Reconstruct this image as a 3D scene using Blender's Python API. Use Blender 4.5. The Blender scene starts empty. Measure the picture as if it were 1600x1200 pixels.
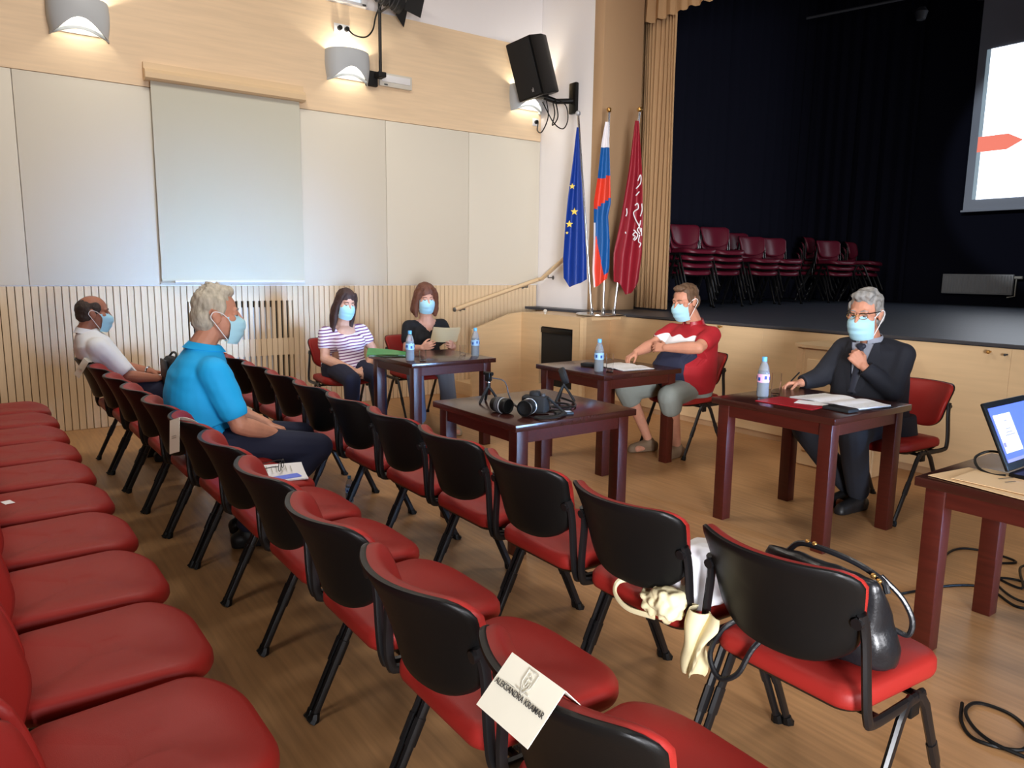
import bpy, bmesh, math, random
from mathutils import Vector, Matrix, noise

random.seed(7)
SC = bpy.context.scene
COL = SC.collection
V = Vector
PI = math.pi

# ------------------------------------------------------------------ camera
cam_data = bpy.data.cameras.new('view_camera')
cam_data.sensor_width = 36.0
cam_data.lens = 1153.353 / 1600 * 36.0
cam_data.clip_start = 0.02
cam = bpy.data.objects.new('view_camera', cam_data)
COL.objects.link(cam)
yaw, pitch, roll = math.radians(-54.1817), math.radians(-8.79796), math.radians(0.70509)
fw = V((math.sin(yaw) * math.cos(pitch), math.cos(yaw) * math.cos(pitch), math.sin(pitch)))
rt = fw.cross(V((0, 0, 1))).normalized()
up = rt.cross(fw)
r2 = rt * math.cos(roll) + up * math.sin(roll)
u2 = up * math.cos(roll) - rt * math.sin(roll)
cam.matrix_world = Matrix(((r2.x, u2.x, -fw.x, 0), (r2.y, u2.y, -fw.y, 0), (r2.z, u2.z, -fw.z, 1.45), (0, 0, 0, 1)))
SC.camera = cam

# ------------------------------------------------------------------ world, light, exposure
w = bpy.data.worlds.new('daylight')
SC.world = w
w.use_nodes = True
w.node_tree.nodes['Background'].inputs[0].default_value = (0.75, 0.86, 1.0, 1)
w.node_tree.nodes['Background'].inputs[1].default_value = 1.0
SC.view_settings.view_transform = 'Standard'
SC.view_settings.look = 'None'
SC.view_settings.gamma = 1.0
SC.view_settings.use_curve_mapping = False
SC.view_settings.exposure = 0.16
SC.cycles.use_denoising = True
SC.cycles.max_bounces = 8
SC.cycles.diffuse_bounces = 5
SC.cycles.transparent_max_bounces = 12
SC.cycles.sample_clamp_indirect = 6.0
SC.cycles.caustics_reflective = False
SC.cycles.caustics_refractive = False

RW = 3.6                      # right-hand wall with the windows
# y0, y1, z0, z1, lamp power, colour, beam spread (deg), point the light comes in towards
WINDOWS = [(-2.0, -0.7, 0.4, 2.2, 60, (0.94, 0.95, 1.0), 46, (-5.6, 5.6, 1.2)),
           (1.0, 2.4, 0.9, 2.3, 70, (0.96, 0.96, 1.0), 95, (-7.4, -0.8, 2.9)),
           (3.8, 5.0, 0.3, 2.2, 23, (0.31, 0.57, 1.0), 19, (-7.4, 1.9, 0.70))]
for (y0, y1, z0, z1, pw, colr, spr, aim) in WINDOWS:
    L = bpy.data.lights.new('window_daylight', 'AREA')
    L.shape = 'RECTANGLE'
    L.size = y1 - y0 - 0.1
    L.size_y = z1 - z0 - 0.1
    L.energy = pw
    L.color = colr
    L.spread = math.radians(spr)
    o = bpy.data.objects.new('window_daylight', L)
    COL.objects.link(o)
    o.location = (RW - 0.25, (y0 + y1) / 2, (z0 + z1) / 2)
    o.rotation_euler = (V(aim) - o.location).to_track_quat('-Z', 'Y').to_euler()
for (x, y, pw) in ((-4.8, 1.4, 68), (-4.8, 4.2, 26), (-1.2, -1.5, 44), (-1.2, 3.2, 34)):   # unseen fill lamps added below the ceiling to lift the ambient light
    L = bpy.data.lights.new('ceiling_fill', 'AREA')
    L.shape = 'DISK'
    L.size = 1.2
    L.energy = pw
    L.color = (1.0, 0.93, 0.84)
    o = bpy.data.objects.new('ceiling_fill', L)
    COL.objects.link(o)
    o.location = (x, y, 5.1)

# the projector's beam on the hanging screen
L = bpy.data.lights.new('projector_beam', 'SPOT')
L.energy = 260
L.color = (0.82, 0.91, 1.0)
L.spot_size = math.radians(38)
L.spot_blend = 0.25
L.shadow_soft_size = 0.05
o = bpy.data.objects.new('projector_beam', L)
COL.objects.link(o)
o.location = (-3.6, 6.9, 3.7)
o.rotation_euler = (V((-3.9, 12.2, 3.1)) - o.location).to_track_quat('-Z', 'Y').to_euler()

# ------------------------------------------------------------------ materials
def mat(name, col, rough=0.6, metal=0.0, spec=0.5, emit=None, estr=1.0, bump=0.0, bscale=200.0, noise_amt=0.0, nscale=8.0, stretch=(1, 1, 1), alpha=None, trans=0.0, ior=1.45, coat=0.0):
    m = bpy.data.materials.new(name)
    m.use_nodes = True
    nt = m.node_tree
    b = nt.nodes['Principled BSDF']
    c = srgb(col)
    b.inputs['Base Color'].default_value = c
    b.inputs['Roughness'].default_value = rough
    b.inputs['Metallic'].default_value = metal
    b.inputs['Specular IOR Level'].default_value = spec
    b.inputs['IOR'].default_value = ior
    b.inputs['Transmission Weight'].default_value = trans
    b.inputs['Coat Weight'].default_value = coat
    if alpha is not None:
        b.inputs['Alpha'].default_value = alpha
    if emit is not None:
        b.inputs['Emission Color'].default_value = srgb(emit)
        b.inputs['Emission Strength'].default_value = estr
    if noise_amt > 0 or bump > 0:
        tc = nt.nodes.new('ShaderNodeTexCoord')
        mp = nt.nodes.new('ShaderNodeMapping')
        mp.inputs['Scale'].default_value = stretch
        nt.links.new(tc.outputs['Object'], mp.inputs['Vector'])
    if noise_amt > 0:
        n = nt.nodes.new('ShaderNodeTexNoise')
        n.inputs['Scale'].default_value = nscale
        n.inputs['Detail'].default_value = 5
        nt.links.new(mp.outputs[0], n.inputs['Vector'])
        mr = nt.nodes.new('ShaderNodeMapRange')
        mr.inputs['From Min'].default_value = 0.3
        mr.inputs['From Max'].default_value = 0.7
        mr.inputs['To Min'].default_value = 1 - noise_amt
        mr.inputs['To Max'].default_value = 1 + noise_amt
        nt.links.new(n.outputs['Fac'], mr.inputs['Value'])
        mx = nt.nodes.new('ShaderNodeVectorMath')
        mx.operation = 'SCALE'
        mx.inputs[0].default_value = c[:3]
        nt.links.new(mr.outputs[0], mx.inputs['Scale'])
        nt.links.new(mx.outputs[0], b.inputs['Base Color'])
    if bump > 0:
        n2 = nt.nodes.new('ShaderNodeTexNoise')
        n2.inputs['Scale'].default_value = bscale
        n2.inputs['Detail'].default_value = 3
        nt.links.new(mp.outputs[0], n2.inputs['Vector'])
        bp = nt.nodes.new('ShaderNodeBump')
        bp.inputs['Strength'].default_value = bump
        bp.inputs['Distance'].default_value = 0.004
        nt.links.new(n2.outputs['Fac'], bp.inputs['Height'])
        nt.links.new(bp.outputs[0], b.inputs['Normal'])
    return m

def srgb(c):
    def f(x):
        x = x / 255.0
        return x / 12.92 if x <= 0.04045 else ((x + 0.055) / 1.055) ** 2.4
    return (f(c[0]), f(c[1]), f(c[2]), 1.0)

M = {}
M['floor'] = mat('floor_lino', (172, 130, 88), 0.36, noise_amt=0.16, nscale=5, stretch=(0.5, 9, 1), spec=0.4)
M['slat'] = mat('slat_wood', (228, 204, 168), 0.5, noise_amt=0.05, nscale=12, stretch=(6, 6, 0.4))
M['groove'] = mat('groove_dark', (70, 52, 36), 0.9)
M['slot'] = mat('slot_black', (26, 24, 24), 0.9)
M['cream'] = mat('cream_panel', (226, 220, 204), 0.75, bump=0.12, bscale=300)
M['upwood'] = mat('upper_wood', (238, 211, 175), 0.5, noise_amt=0.05, nscale=4, stretch=(1, 0.5, 9))
M['white'] = mat('white_paint', (246, 243, 243), 0.8)
M['ceil'] = mat('ceiling_paint', (190, 180, 164), 0.9)
M['hallwood'] = mat('hall_panelling', (170, 138, 98), 0.6, noise_amt=0.05, nscale=4, stretch=(1, 0.5, 9))
M['maple'] = mat('maple_veneer', (216, 187, 146), 0.42, noise_amt=0.05, nscale=3, stretch=(0.6, 0.6, 8))
M['pilaster'] = mat('pilaster_paint', (184, 150, 114), 0.6)
M['stagefloor'] = mat('stage_boards', (62, 68, 80), 0.42, noise_amt=0.25, nscale=6, stretch=(0.3, 8, 1))
M['blackcloth'] = mat('black_drape', (25, 26, 38), 0.95, spec=0.1)
M['beigecloth'] = mat('beige_drape', (178, 142, 102), 0.85, bump=0.1, bscale=400)
M['screen'] = mat('blind_fabric', (208, 206, 188), 0.8, bump=0.1, bscale=500)
M['blindcase'] = mat('blind_case', (228, 200, 160), 0.4)
M['whiteplastic'] = mat('white_plastic', (236, 236, 236), 0.4)
M['offwhite'] = mat('offwhite_plastic', (216, 212, 200), 0.45)
M['sconce'] = mat('sconce_silver', (188, 194, 198), 0.5, metal=0.0)
M['bulb'] = mat('bulb_glow', (255, 244, 225), 0.5, emit=(255, 244, 228), estr=9.0)
M['innerwhite'] = mat('sconce_inside', (245, 242, 236), 0.6)
M['black'] = mat('black_plastic', (12, 12, 12), 0.42, spec=0.3, bump=0.08, bscale=500)
M['blackmetal'] = mat('black_tube', (20, 19, 20), 0.35, spec=0.5)
M['blackmatte'] = mat('black_matte', (18, 18, 19), 0.75)
M['red'] = mat('red_leatherette', (142, 34, 29), 0.5, bump=0.10, bscale=420, spec=0.32)
M['maroon'] = mat('maroon_leatherette', (104, 24, 44), 0.4, spec=0.5)
M['chrome'] = mat('chrome', (205, 205, 208), 0.18, metal=1.0)
M['greymetal'] = mat('grey_metal', (120, 122, 124), 0.35, metal=0.8)
M['brass'] = mat('brass', (196, 150, 84), 0.28, metal=0.9)
M['table'] = mat('mahogany_table', (66, 21, 13), 0.38, noise_amt=0.18, nscale=5, stretch=(1.2, 14, 14), spec=0.5)
M['tabletop'] = mat('mahogany_top', (54, 24, 18), 0.22, noise_amt=0.12, nscale=5, stretch=(1, 12, 1), spec=0.6)
M['paper'] = mat('white_paper', (238, 238, 240), 0.8)
M['card'] = mat('cream_card', (238, 234, 216), 0.75, noise_amt=0.02, nscale=15)
M['ink'] = mat('black_ink', (52, 50, 48), 0.8)
M['greyink'] = mat('grey_ink', (186, 184, 172), 0.8)
M['buff'] = mat('buff_envelope', (216, 182, 136), 0.7)
M['tan'] = mat('tan_sheet', (196, 178, 140), 0.7)
M['green'] = mat('green_folder', (24, 140, 58), 0.35)
M['redfolder'] = mat('red_folder', (160, 22, 34), 0.4)
M['navy'] = mat('navy_cloth', (30, 34, 56), 0.85, bump=0.1, bscale=300)
M['suit'] = mat('dark_suit', (25, 28, 38), 0.8, bump=0.15, bscale=350)
M['suitpants'] = mat('dark_trousers', (26, 28, 36), 0.85)
M['blue'] = mat('turquoise_polo', (24, 174, 242), 0.75, bump=0.12, bscale=350)
M['whiteshirt'] = mat('white_shirt', (236, 238, 240), 0.8, bump=0.1, bscale=300)
M['greyshirt'] = mat('grey_shirt', (150, 156, 170), 0.8)
M['tie'] = mat('dark_tie', (40, 44, 58), 0.6)
M['blacktop'] = mat('black_top', (22, 22, 26), 0.85)
M['greyjeans'] = mat('grey_trousers', (112, 122, 140), 0.85, bump=0.1, bscale=300)
M['shorts'] = mat('grey_shorts', (132, 138, 132), 0.85, bump=0.1, bscale=300)
M['mask'] = mat('mask_blue', (170, 218, 234), 0.75)
M['loop'] = mat('mask_elastic', (240, 240, 240), 0.7)
M['shoe'] = mat('black_shoe', (20, 19, 20), 0.5)
M['beigeshoe'] = mat('beige_shoe', (176, 158, 132), 0.7)
M['brownshoe'] = mat('brown_shoe', (120, 98, 76), 0.7)
M['eye'] = mat('eye_white', (128, 112, 102), 0.3)
M['iris'] = mat('iris_dark', (45, 34, 28), 0.3)
M['leatherbag'] = mat('black_leather', (22, 23, 26), 0.32, bump=0.2, bscale=120)
M['bagwhite'] = mat('white_bag', (228, 230, 234), 0.45)
M['bagcream'] = mat('cream_cloth', (226, 214, 172), 0.8)
M['capblue'] = mat('blue_cap', (96, 168, 226), 0.4)
M['labelblue'] = mat('blue_label', (150, 190, 226), 0.5)
M['labeldark'] = mat('dark_blue_print', (30, 70, 140), 0.5)
M['labelpink'] = mat('pink_label', (232, 170, 206), 0.5)
M['pet'] = mat('clear_bottle', (226, 240, 253), 0.08, trans=0.78, ior=1.12, spec=0.6)
M['water'] = mat('bottle_water', (196, 220, 244), 0.08, trans=0.62, ior=1.2)
M['glass'] = mat('tumbler_glass', (250, 250, 250), 0.02, trans=1.0, ior=1.2, spec=0.8)
M['pane'] = mat('window_pane', (235, 242, 250), 0.02, trans=1.0, ior=1.05)
M['clerestory'] = mat('clerestory_pane', (206, 214, 220), 0.2, emit=(205, 216, 226), estr=0.55)
M['slide'] = mat('projected_slide', (250, 252, 255), 0.8, emit=(236, 244, 255), estr=3.0)
M['slideedge'] = mat('projected_edge', (170, 186, 194), 0.8, emit=(150, 170, 182), estr=0.5)
M['arrow'] = mat('projected_arrow', (236, 128, 110), 0.8, emit=(240, 128, 108), estr=0.75)
M['slidegrey'] = mat('projected_scribble', (205, 206, 208), 0.8, emit=(200, 202, 206), estr=0.7)
M['projscreen'] = mat('projection_cloth', (178, 184, 196), 0.8)
M['lcdblue'] = mat('lcd_blue', (70, 84, 158), 0.3, emit=(70, 84, 158), estr=0.75)
M['lcdwhite'] = mat('lcd_page', (196, 190, 236), 0.3, emit=(196, 190, 236), estr=0.75)
M['lcdtext'] = mat('lcd_text', (110, 106, 150), 0.3, emit=(110, 106, 150), estr=0.6)
M['flagblue'] = mat('flag_blue', (22, 60, 150), 0.5)
M['flagwhite'] = mat('flag_white', (236, 232, 236), 0.6)
M['flagblue2'] = mat('flag_mid_blue', (20, 90, 160), 0.5)
M['flagred'] = mat('flag_red', (222, 62, 40), 0.5)
M['flagdark'] = mat('flag_dark_red', (146, 28, 44), 0.5)
M['star'] = mat('gold_star', (238, 206, 76), 0.5)
M['radwhite'] = mat('radiator_enamel', (176, 178, 180), 0.4)
M['darkgrey'] = mat('dark_grey', (58, 58, 62), 0.6)
M['silver'] = mat('silver_plastic', (190, 194, 200), 0.3, metal=0.5)

# ------------------------------------------------------------------ helpers
def link(o, parent=None):
    COL.objects.link(o)
    if parent is not None:
        o.parent = parent
    return o

def tag(o, label, cat, group=None):
    o['label'] = label
    o['category'] = cat
    if group:
        o['group'] = group
    return o

def thing(name, label, cat, loc=(0, 0, 0), rotz=0.0, group=None):
    o = bpy.data.objects.new(name, None)
    o.empty_display_size = 0.1
    COL.objects.link(o)
    o.location = loc
    o.rotation_euler = (0, 0, rotz)
    return tag(o, label, cat, group)

def struct(o):
    o['kind'] = 'structure'
    return o

def obj(name, me, parent=None):
    return link(bpy.data.objects.new(name, me), parent)

def spline(pts, n=6, closed=False):
    pts = [V(p) for p in pts]
    out = []
    N = len(pts)
    rng = range(N if closed else N - 1)
    for i in rng:
        if closed:
            p0, p1, p2, p3 = pts[(i - 1) % N], pts[i], pts[(i + 1) % N], pts[(i + 2) % N]
        else:
            p0 = pts[i - 1] if i > 0 else pts[i] * 2 - pts[i + 1]
            p1, p2 = pts[i], pts[i + 1]
            p3 = pts[i + 2] if i + 2 < N else pts[i + 1] * 2 - pts[i]
        for k in range(n):
            t = k / n
            out.append(0.5 * ((2 * p1) + (p2 - p0) * t + (2 * p0 - 5 * p1 + 4 * p2 - p3) * t * t + (3 * p1 - p0 - 3 * p2 + p3) * t ** 3))
    if not closed:
        out.append(pts[-1])
    return out

class MB:
    def __init__(self):
        self.bm = bmesh.new()
        self.mi = 0
    def _mi(self, faces):
        for f in faces:
            f.material_index = self.mi
    def box(self, c, s, bevel=0.0, rot=None, seg=2):
        T = Matrix.Translation(V(c)) @ (rot.to_4x4() if rot is not None else Matrix.Identity(4)) @ Matrix.Diagonal((s[0], s[1], s[2], 1))
        nf = set(self.bm.faces)
        r = bmesh.ops.create_cube(self.bm, size=1.0, matrix=T)
        if bevel > 0:
            ed = list({e for v in r['verts'] for e in v.link_edges})
            bmesh.ops.bevel(self.bm, geom=ed, offset=bevel, segments=seg, profile=0.5, affect='EDGES')
        self._mi([f for f in self.bm.faces if f not in nf])
        return self
    def rings(self, rings, cap0=True, cap1=True, closed=True):
        vs = [[self.bm.verts.new(p) for p in r] for r in rings]
        fs = []
        for a, b in zip(vs[:-1], vs[1:]):
            n = len(a)
            for i in range(n if closed else n - 1):
                j = (i + 1) % n
                fs.append(self.bm.faces.new((a[i], a[j], b[j], b[i])))
        if cap0 and closed:
            fs.append(self.bm.faces.new(list(reversed(vs[0]))))
        if cap1 and closed:
            fs.append(self.bm.faces.new(vs[-1]))
        self._mi(fs)
        return vs
    def tube(self, pts, r, n=8, flat=None, closed=False):
        """flat=(vector, factor): squash the section along vector"""
        pts = [V(p) for p in pts]
        rs = r if isinstance(r, (list, tuple)) else [r] * len(pts)
        N = len(pts)
        rings = []
        prev = None
        for i, p in enumerate(pts):
            a = pts[(i - 1) % N] if (i > 0 or closed) else p
            b = pts[(i + 1) % N] if (i < N - 1 or closed) else p
            d = (b - a).normalized() if (b - a).length > 1e-9 else V((0, 0, 1))
            if prev is None:
                t = V((0, 0, 1)) if abs(d.z) < 0.9 else V((0, 1, 0))
                x = d.cross(t).normalized()
            else:
                x = (prev - d * prev.dot(d))
                x = x.normalized() if x.length > 1e-6 else d.orthogonal().normalized()
            prev = x
            y = d.cross(x)
            ring = []
            for k in range(n):
                q = x * math.cos(2 * PI * k / n) * rs[i] + y * math.sin(2 * PI * k / n) * rs[i]
                if flat:
                    fv = V(flat[0]).normalized()
                    q = q - fv * q.dot(fv) * (1 - flat[1])
                ring.append(p + q)
            rings.append(ring)
        if closed:
            rings.append(rings[0])
            vs = [[self.bm.verts.new(p) for p in rr] for rr in rings[:-1]]
            vs.append(vs[0])
            fs = []
            for a, b in zip(vs[:-1], vs[1:]):
                for i in range(n):
                    j = (i + 1) % n
                    fs.append(self.bm.faces.new((a[i], a[j], b[j], b[i])))
            self._mi(fs)
        else:
            self.rings(rings)
        return self
    def lathe(self, prof, n=20, T=None):
        rings = []
        for (r, z) in prof:
            ring = [V((max(r, 1e-4) * math.cos(2 * PI * k / n), max(r, 1e-4) * math.sin(2 * PI * k / n), z)) for k in range(n)]
            if T is not None:
                ring = [T @ q for q in ring]
            rings.append(ring)
        self.rings(rings)
        return self
    def ball(self, c, r, n=10):
        if not isinstance(r, (tuple, list)):
            r = (r, r, r)
        nf = set(self.bm.faces)
        bmesh.ops.create_uvsphere(self.bm, u_segments=n, v_segments=max(6, n * 2 // 3), radius=1.0, matrix=Matrix.Translation(V(c)) @ Matrix.Diagonal((r[0], r[1], r[2], 1)))
        self._mi([f for f in self.bm.faces if f not in nf])
        return self
    def prism(self, poly, vec):
        """poly: 3D points, extruded by vec"""
        a = [V(p) for p in poly]
        b = [p + V(vec) for p in a]
        self.rings([a, b])
        return self
    def sheet(self, fn, nu, nv, th=0.0, closed_u=False, mfn=None):
        """grid surface; with th a second skin is offset along normals and the rim closed"""
        P = [[V(fn(i / nu, j / nv)) for i in range(nu + 1)] for j in range(nv + 1)]
        fs = []
        A = [[self.bm.verts.new(p) for p in row] for row in P]
        def quad(g, flip):
            for j in range(nv):
                for i in range(nu):
                    q = (g[j][i], g[j][i + 1], g[j + 1][i + 1], g[j + 1][i])
                    f = self.bm.faces.new(tuple(reversed(q)) if flip else q)
                    f.material_index = mfn((i + 0.5) / nu, (j + 0.5) / nv) if mfn else self.mi
        quad(A, False)
        if th:
            Nn = []
            for j in range(nv + 1):
                row = []
                for i in range(nu + 1):
                    du = P[j][min(i + 1, nu)] - P[j][max(i - 1, 0)]
                    dv = P[min(j + 1, nv)][i] - P[max(j - 1, 0)][i]
                    nn = du.cross(dv)
                    row.append(nn.normalized() if nn.length > 1e-12 else V((0, 0, 1)))
                Nn.append(row)
            B = [[self.bm.verts.new(P[j][i] - Nn[j][i] * th) for i in range(nu + 1)] for j in range(nv + 1)]
            quad(B, True)
            def rim(a, b, flip, m):
                for k in range(len(a) - 1):
                    q = (a[k], b[k], b[k + 1], a[k + 1])
                    f = self.bm.faces.new(tuple(reversed(q)) if flip else q)
                    f.material_index = m
            rim(A[0], B[0], False, self.mi)
            rim(A[-1], B[-1], True, self.mi)
            rim([r[0] for r in A], [r[0] for r in B], True, self.mi)
            rim([r[-1] for r in A], [r[-1] for r in B], False, self.mi)
        return self
    def build(self, name, mats, parent=None, smooth=40.0):
        bmesh.ops.recalc_face_normals(self.bm, faces=self.bm.faces[:])
        me = bpy.data.meshes.new(name)
        self.bm.to_mesh(me)
        self.bm.free()
        for m in (mats if isinstance(mats, (list, tuple)) else [mats]):
            me.materials.append(m)
        if smooth:
            me.shade_smooth()
            me.set_sharp_from_angle(angle=math.radians(smooth))
        return obj(name, me, parent)

def copy_tree(o, parent=None):
    c = o.copy()
    COL.objects.link(c)
    if parent is not None:
        c.parent = parent
    for ch in list(KIDS.get(o.name, [])):
        copy_tree(ch, c)
    return c

KIDS = {}
def freeze_kids(root):
    KIDS[root.name] = list(root.children)
    for ch in root.children:
        freeze_kids(ch)

# ------------------------------------------------------------------ organic bodies: overlapping volumes fused into one skin
def rot3(yaw=0.0, pitch=0.0, roll=0.0):
    """yaw turns left(+)/right(-) seen from above, pitch nods down(-)/up(+), roll tilts"""
    return Matrix.Rotation(yaw, 3, 'Z') @ Matrix.Rotation(pitch, 3, 'X') @ Matrix.Rotation(roll, 3, 'Y')

class Body:
    def __init__(self):
        self.mb = MB()
    def cap(self, p0, r0, p1, r1, n=12):
        p0, p1 = V(p0), V(p1)
        d = p1 - p0
        L = d.length
        if L < 1e-6:
            return self.ell(p0, (r0, r0, r0))
        d.normalize()
        x = d.orthogonal().normalized()
        y = d.cross(x)
        rings = []
        for k in range(1, 5):
            a = PI / 2 * k / 4
            rings.append((p0 - d * r0 * math.cos(a), r0 * math.sin(a)))
        for k in range(0, 4):
            a = PI / 2 * k / 4
            rings.append((p1 + d * r1 * math.sin(a), r1 * math.cos(a)))
        self.mb.rings([[c + x * r * math.cos(2 * PI * i / n) + y * r * math.sin(2 * PI * i / n) for i in range(n)] for c, r in rings])
        return self
    def chain(self, pts, rs, n=12):
        for i in range(len(pts) - 1):
            self.cap(pts[i], rs[i], pts[i + 1], rs[i + 1], n)
        return self
    def ell(self, c, r, R=None, n=18):
        T = Matrix.Translation(V(c)) @ (R.to_4x4() if R is not None else Matrix.Identity(4)) @ Matrix.Diagonal((r[0], r[1], r[2], 1))
        bmesh.ops.create_uvsphere(self.mb.bm, u_segments=n, v_segments=n * 2 // 3, radius=1.0, matrix=T)
        return self
    def loft(self, secs, n=28, e=2.4):
        """secs: (x, y, z, half width, half depth, tilt) elliptic sections from bottom to top"""
        rings = []
        for s in secs:
            x, y, z, a, b = s[:5]
            tl = s[5] if len(s) > 5 else 0.0
            tr = s[6] if len(s) > 6 else 0.0
            ring = []
            for k in range(n):
                t = 2 * PI * k / n
                c, q = math.cos(t), math.sin(t)
                px = a * math.copysign(abs(c) ** (2 / e), c)
                py = b * math.copysign(abs(q) ** (2 / e), q)
                ring.append(V((x + px, y + py * math.cos(tl), z + py * math.sin(tl) + px * math.sin(tr))))
            rings.append(ring)
        self.mb.rings(rings)
        return self
    def build(self, name, m, parent=None, voxel=0.01, smooth=5, disp=None):
        bmesh.ops.recalc_face_normals(self.mb.bm, faces=self.mb.bm.faces[:])
        me = bpy.data.meshes.new('raw')
        self.mb.bm.to_mesh(me)
        self.mb.bm.free()
        t = bpy.data.objects.new('raw', me)
        COL.objects.link(t)
        r = t.modifiers.new('r', 'REMESH')
        r.mode = 'VOXEL'
        r.voxel_size = voxel
        if smooth:
            s = t.modifiers.new('s', 'SMOOTH')
            s.factor = 0.5
            s.iterations = smooth
        dg = bpy.context.evaluated_depsgraph_get()
        me2 = bpy.data.meshes.new_from_object(t.evaluated_get(dg))
        me2.name = name
        bpy.data.objects.remove(t)
        bpy.data.meshes.remove(me)
        if disp:
            amp, sc, stretch = disp
            ns = [v.normal.copy() for v in me2.vertices]
            for v, nn in zip(me2.vertices, ns):
                p = V((v.co.x * stretch[0], v.co.y * stretch[1], v.co.z * stretch[2])) * sc
                v.co += nn * amp * (noise.noise(p) + 0.5 * noise.noise(p * 2.1))
        me2.materials.clear()
        for k in (m if isinstance(m, (list, tuple)) else [m]):
            me2.materials.append(k)
        me2.shade_smooth()
        return obj(name, me2, parent)

# ------------------------------------------------------------------ the room
XW, YP, YS, ZS = -7.435, 5.755, 5.55, 1.0        # left wall, pier plane, stage front, stage height
CH = 5.2                                          # ceiling
YB = 12.35                                        # back of the stage

def sbox(name, m, lo, hi, parent=None, bevel=0.0):
    mb = MB()
    mb.box([(a + b) / 2 for a, b in zip(lo, hi)], [b - a for a, b in zip(lo, hi)], bevel)
    o = mb.build(name, m, parent, smooth=0)
    if parent is None:
        struct(o)
    return o

sbox('floor', M['floor'], (-7.7, -13.1, -0.1), (RW + 0.2, YS + 0.3, 0.0))
sbox('ceiling', M['ceil'], (-7.7, -13.1, CH), (RW + 0.2, YP + 0.4, CH + 0.1))
sbox('wall_back', M['hallwood'], (-7.7, -13.2, 0), (RW + 0.2, -13.0, CH))

# left wall: backing, slats, cream panels, wood band, white top
wl = sbox('wall_left', M['groove'], (-7.75, -13.0, 0), (-7.470, YP + 0.3, 1.262))
m_ = MB()
m_.box((-7.60, -3.55, (4.065 + CH) / 2), (0.33, 18.6, CH - 4.065))
m_.build('plaster', M['white'], wl, smooth=0)
m_ = MB()
m_.box((-7.60, -3.55, (1.262 + 4.065) / 2), (0.28, 18.6, 4.065 - 1.262))
m_.build('core', M['white'], wl, smooth=0)
m_ = MB()
m_.box((-7.445, -3.55, (3.003 + 4.065) / 2), (0.03, 18.6, 4.065 - 3.003), 0.002)
m_.build('wood_band', M['upwood'], wl, smooth=0)
ys = [-2.6, -0.9, 0.361, 2.0, 3.665, 4.713, YP - 0.005]
for a, b in zip(ys[:-1], ys[1:]):
    m_ = MB()
    m_.box((-7.447, (a + b) / 2, (1.272 + 3.0) / 2), (0.026, b - a - 0.005, 3.0 - 1.272), 0.003)
    m_.build('panel', M['cream'], wl, smooth=30)
# slats; those in front of the radiator niche are notched so that dark slots stay open
PIT = 0.0559
SW = 0.0505
plain = MB().box((0, 0, 0.631), (0.034, SW, 1.262), 0.003, seg=1).build('slat', M['slat'], wl, smooth=0)
nb = MB()
def notch(z0, z1, wd):
    nb.box((0, 0, (z0 + z1) / 2), (0.034, wd, z1 - z0))
for z0, z1, wd in ((0, 0.30, SW), (0.30, 0.565, SW - 0.018), (0.565, 0.735, SW), (0.735, 1.115, SW - 0.018), (1.115, 1.262, SW)):
    notch(z0, z1, wd)
slotted = nb.build('slat', M['slat'], wl, smooth=0)
k0 = 0
first = {0: True, 1: True}
y = 0.197 + PIT / 2 - 40 * PIT
while y < YP - 0.02:
    isn = 1 if 1.60 < y < 2.60 else 0
    src = slotted if isn else plain
    if first[isn]:
        o = src
        first[isn] = False
    else:
        o = bpy.data.objects.new('slat', src.data)
        link(o, wl)
    o.location = (-7.452, y, 0)
    y += PIT
# black niche backing and the radiator glimpsed through the slots
m_ = MB()
m_.box((-7.4695, 2.10, 0.70), (0.001, 1.04, 0.86))
m_.build('niche_lining', M['slot'], wl, smooth=0)
m_ = MB()
m_.box((-7.4683, 2.03, 0.70), (0.001, 0.74, 0.70))
o = m_.build('radiator_plate', M['radwhite'], wl, smooth=0)

# clerestory window over the wood band
win = bpy.data.objects.new('window_1', None)
COL.objects.link(win)
struct(win)
m_ = MB()
m_.box((-7.43, 2.35, 4.60), (0.004, 2.1, 1.0))
m_.build('pane', M['clerestory'], win, smooth=0)
m_ = MB()
m_.box((-7.415, 3.43, 4.60), (0.05, 0.06, 1.06), 0.005).box((-7.415, 1.27, 4.60), (0.05, 0.06, 1.06), 0.005)
m_.box((-7.415, 2.35, 5.11), (0.05, 2.2, 0.05), 0.005).box((-7.415, 2.35, 4.085), (0.05, 2.2, 0.03), 0.004)
m_.build('frame', M['whiteplastic'], win, smooth=30)

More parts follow.
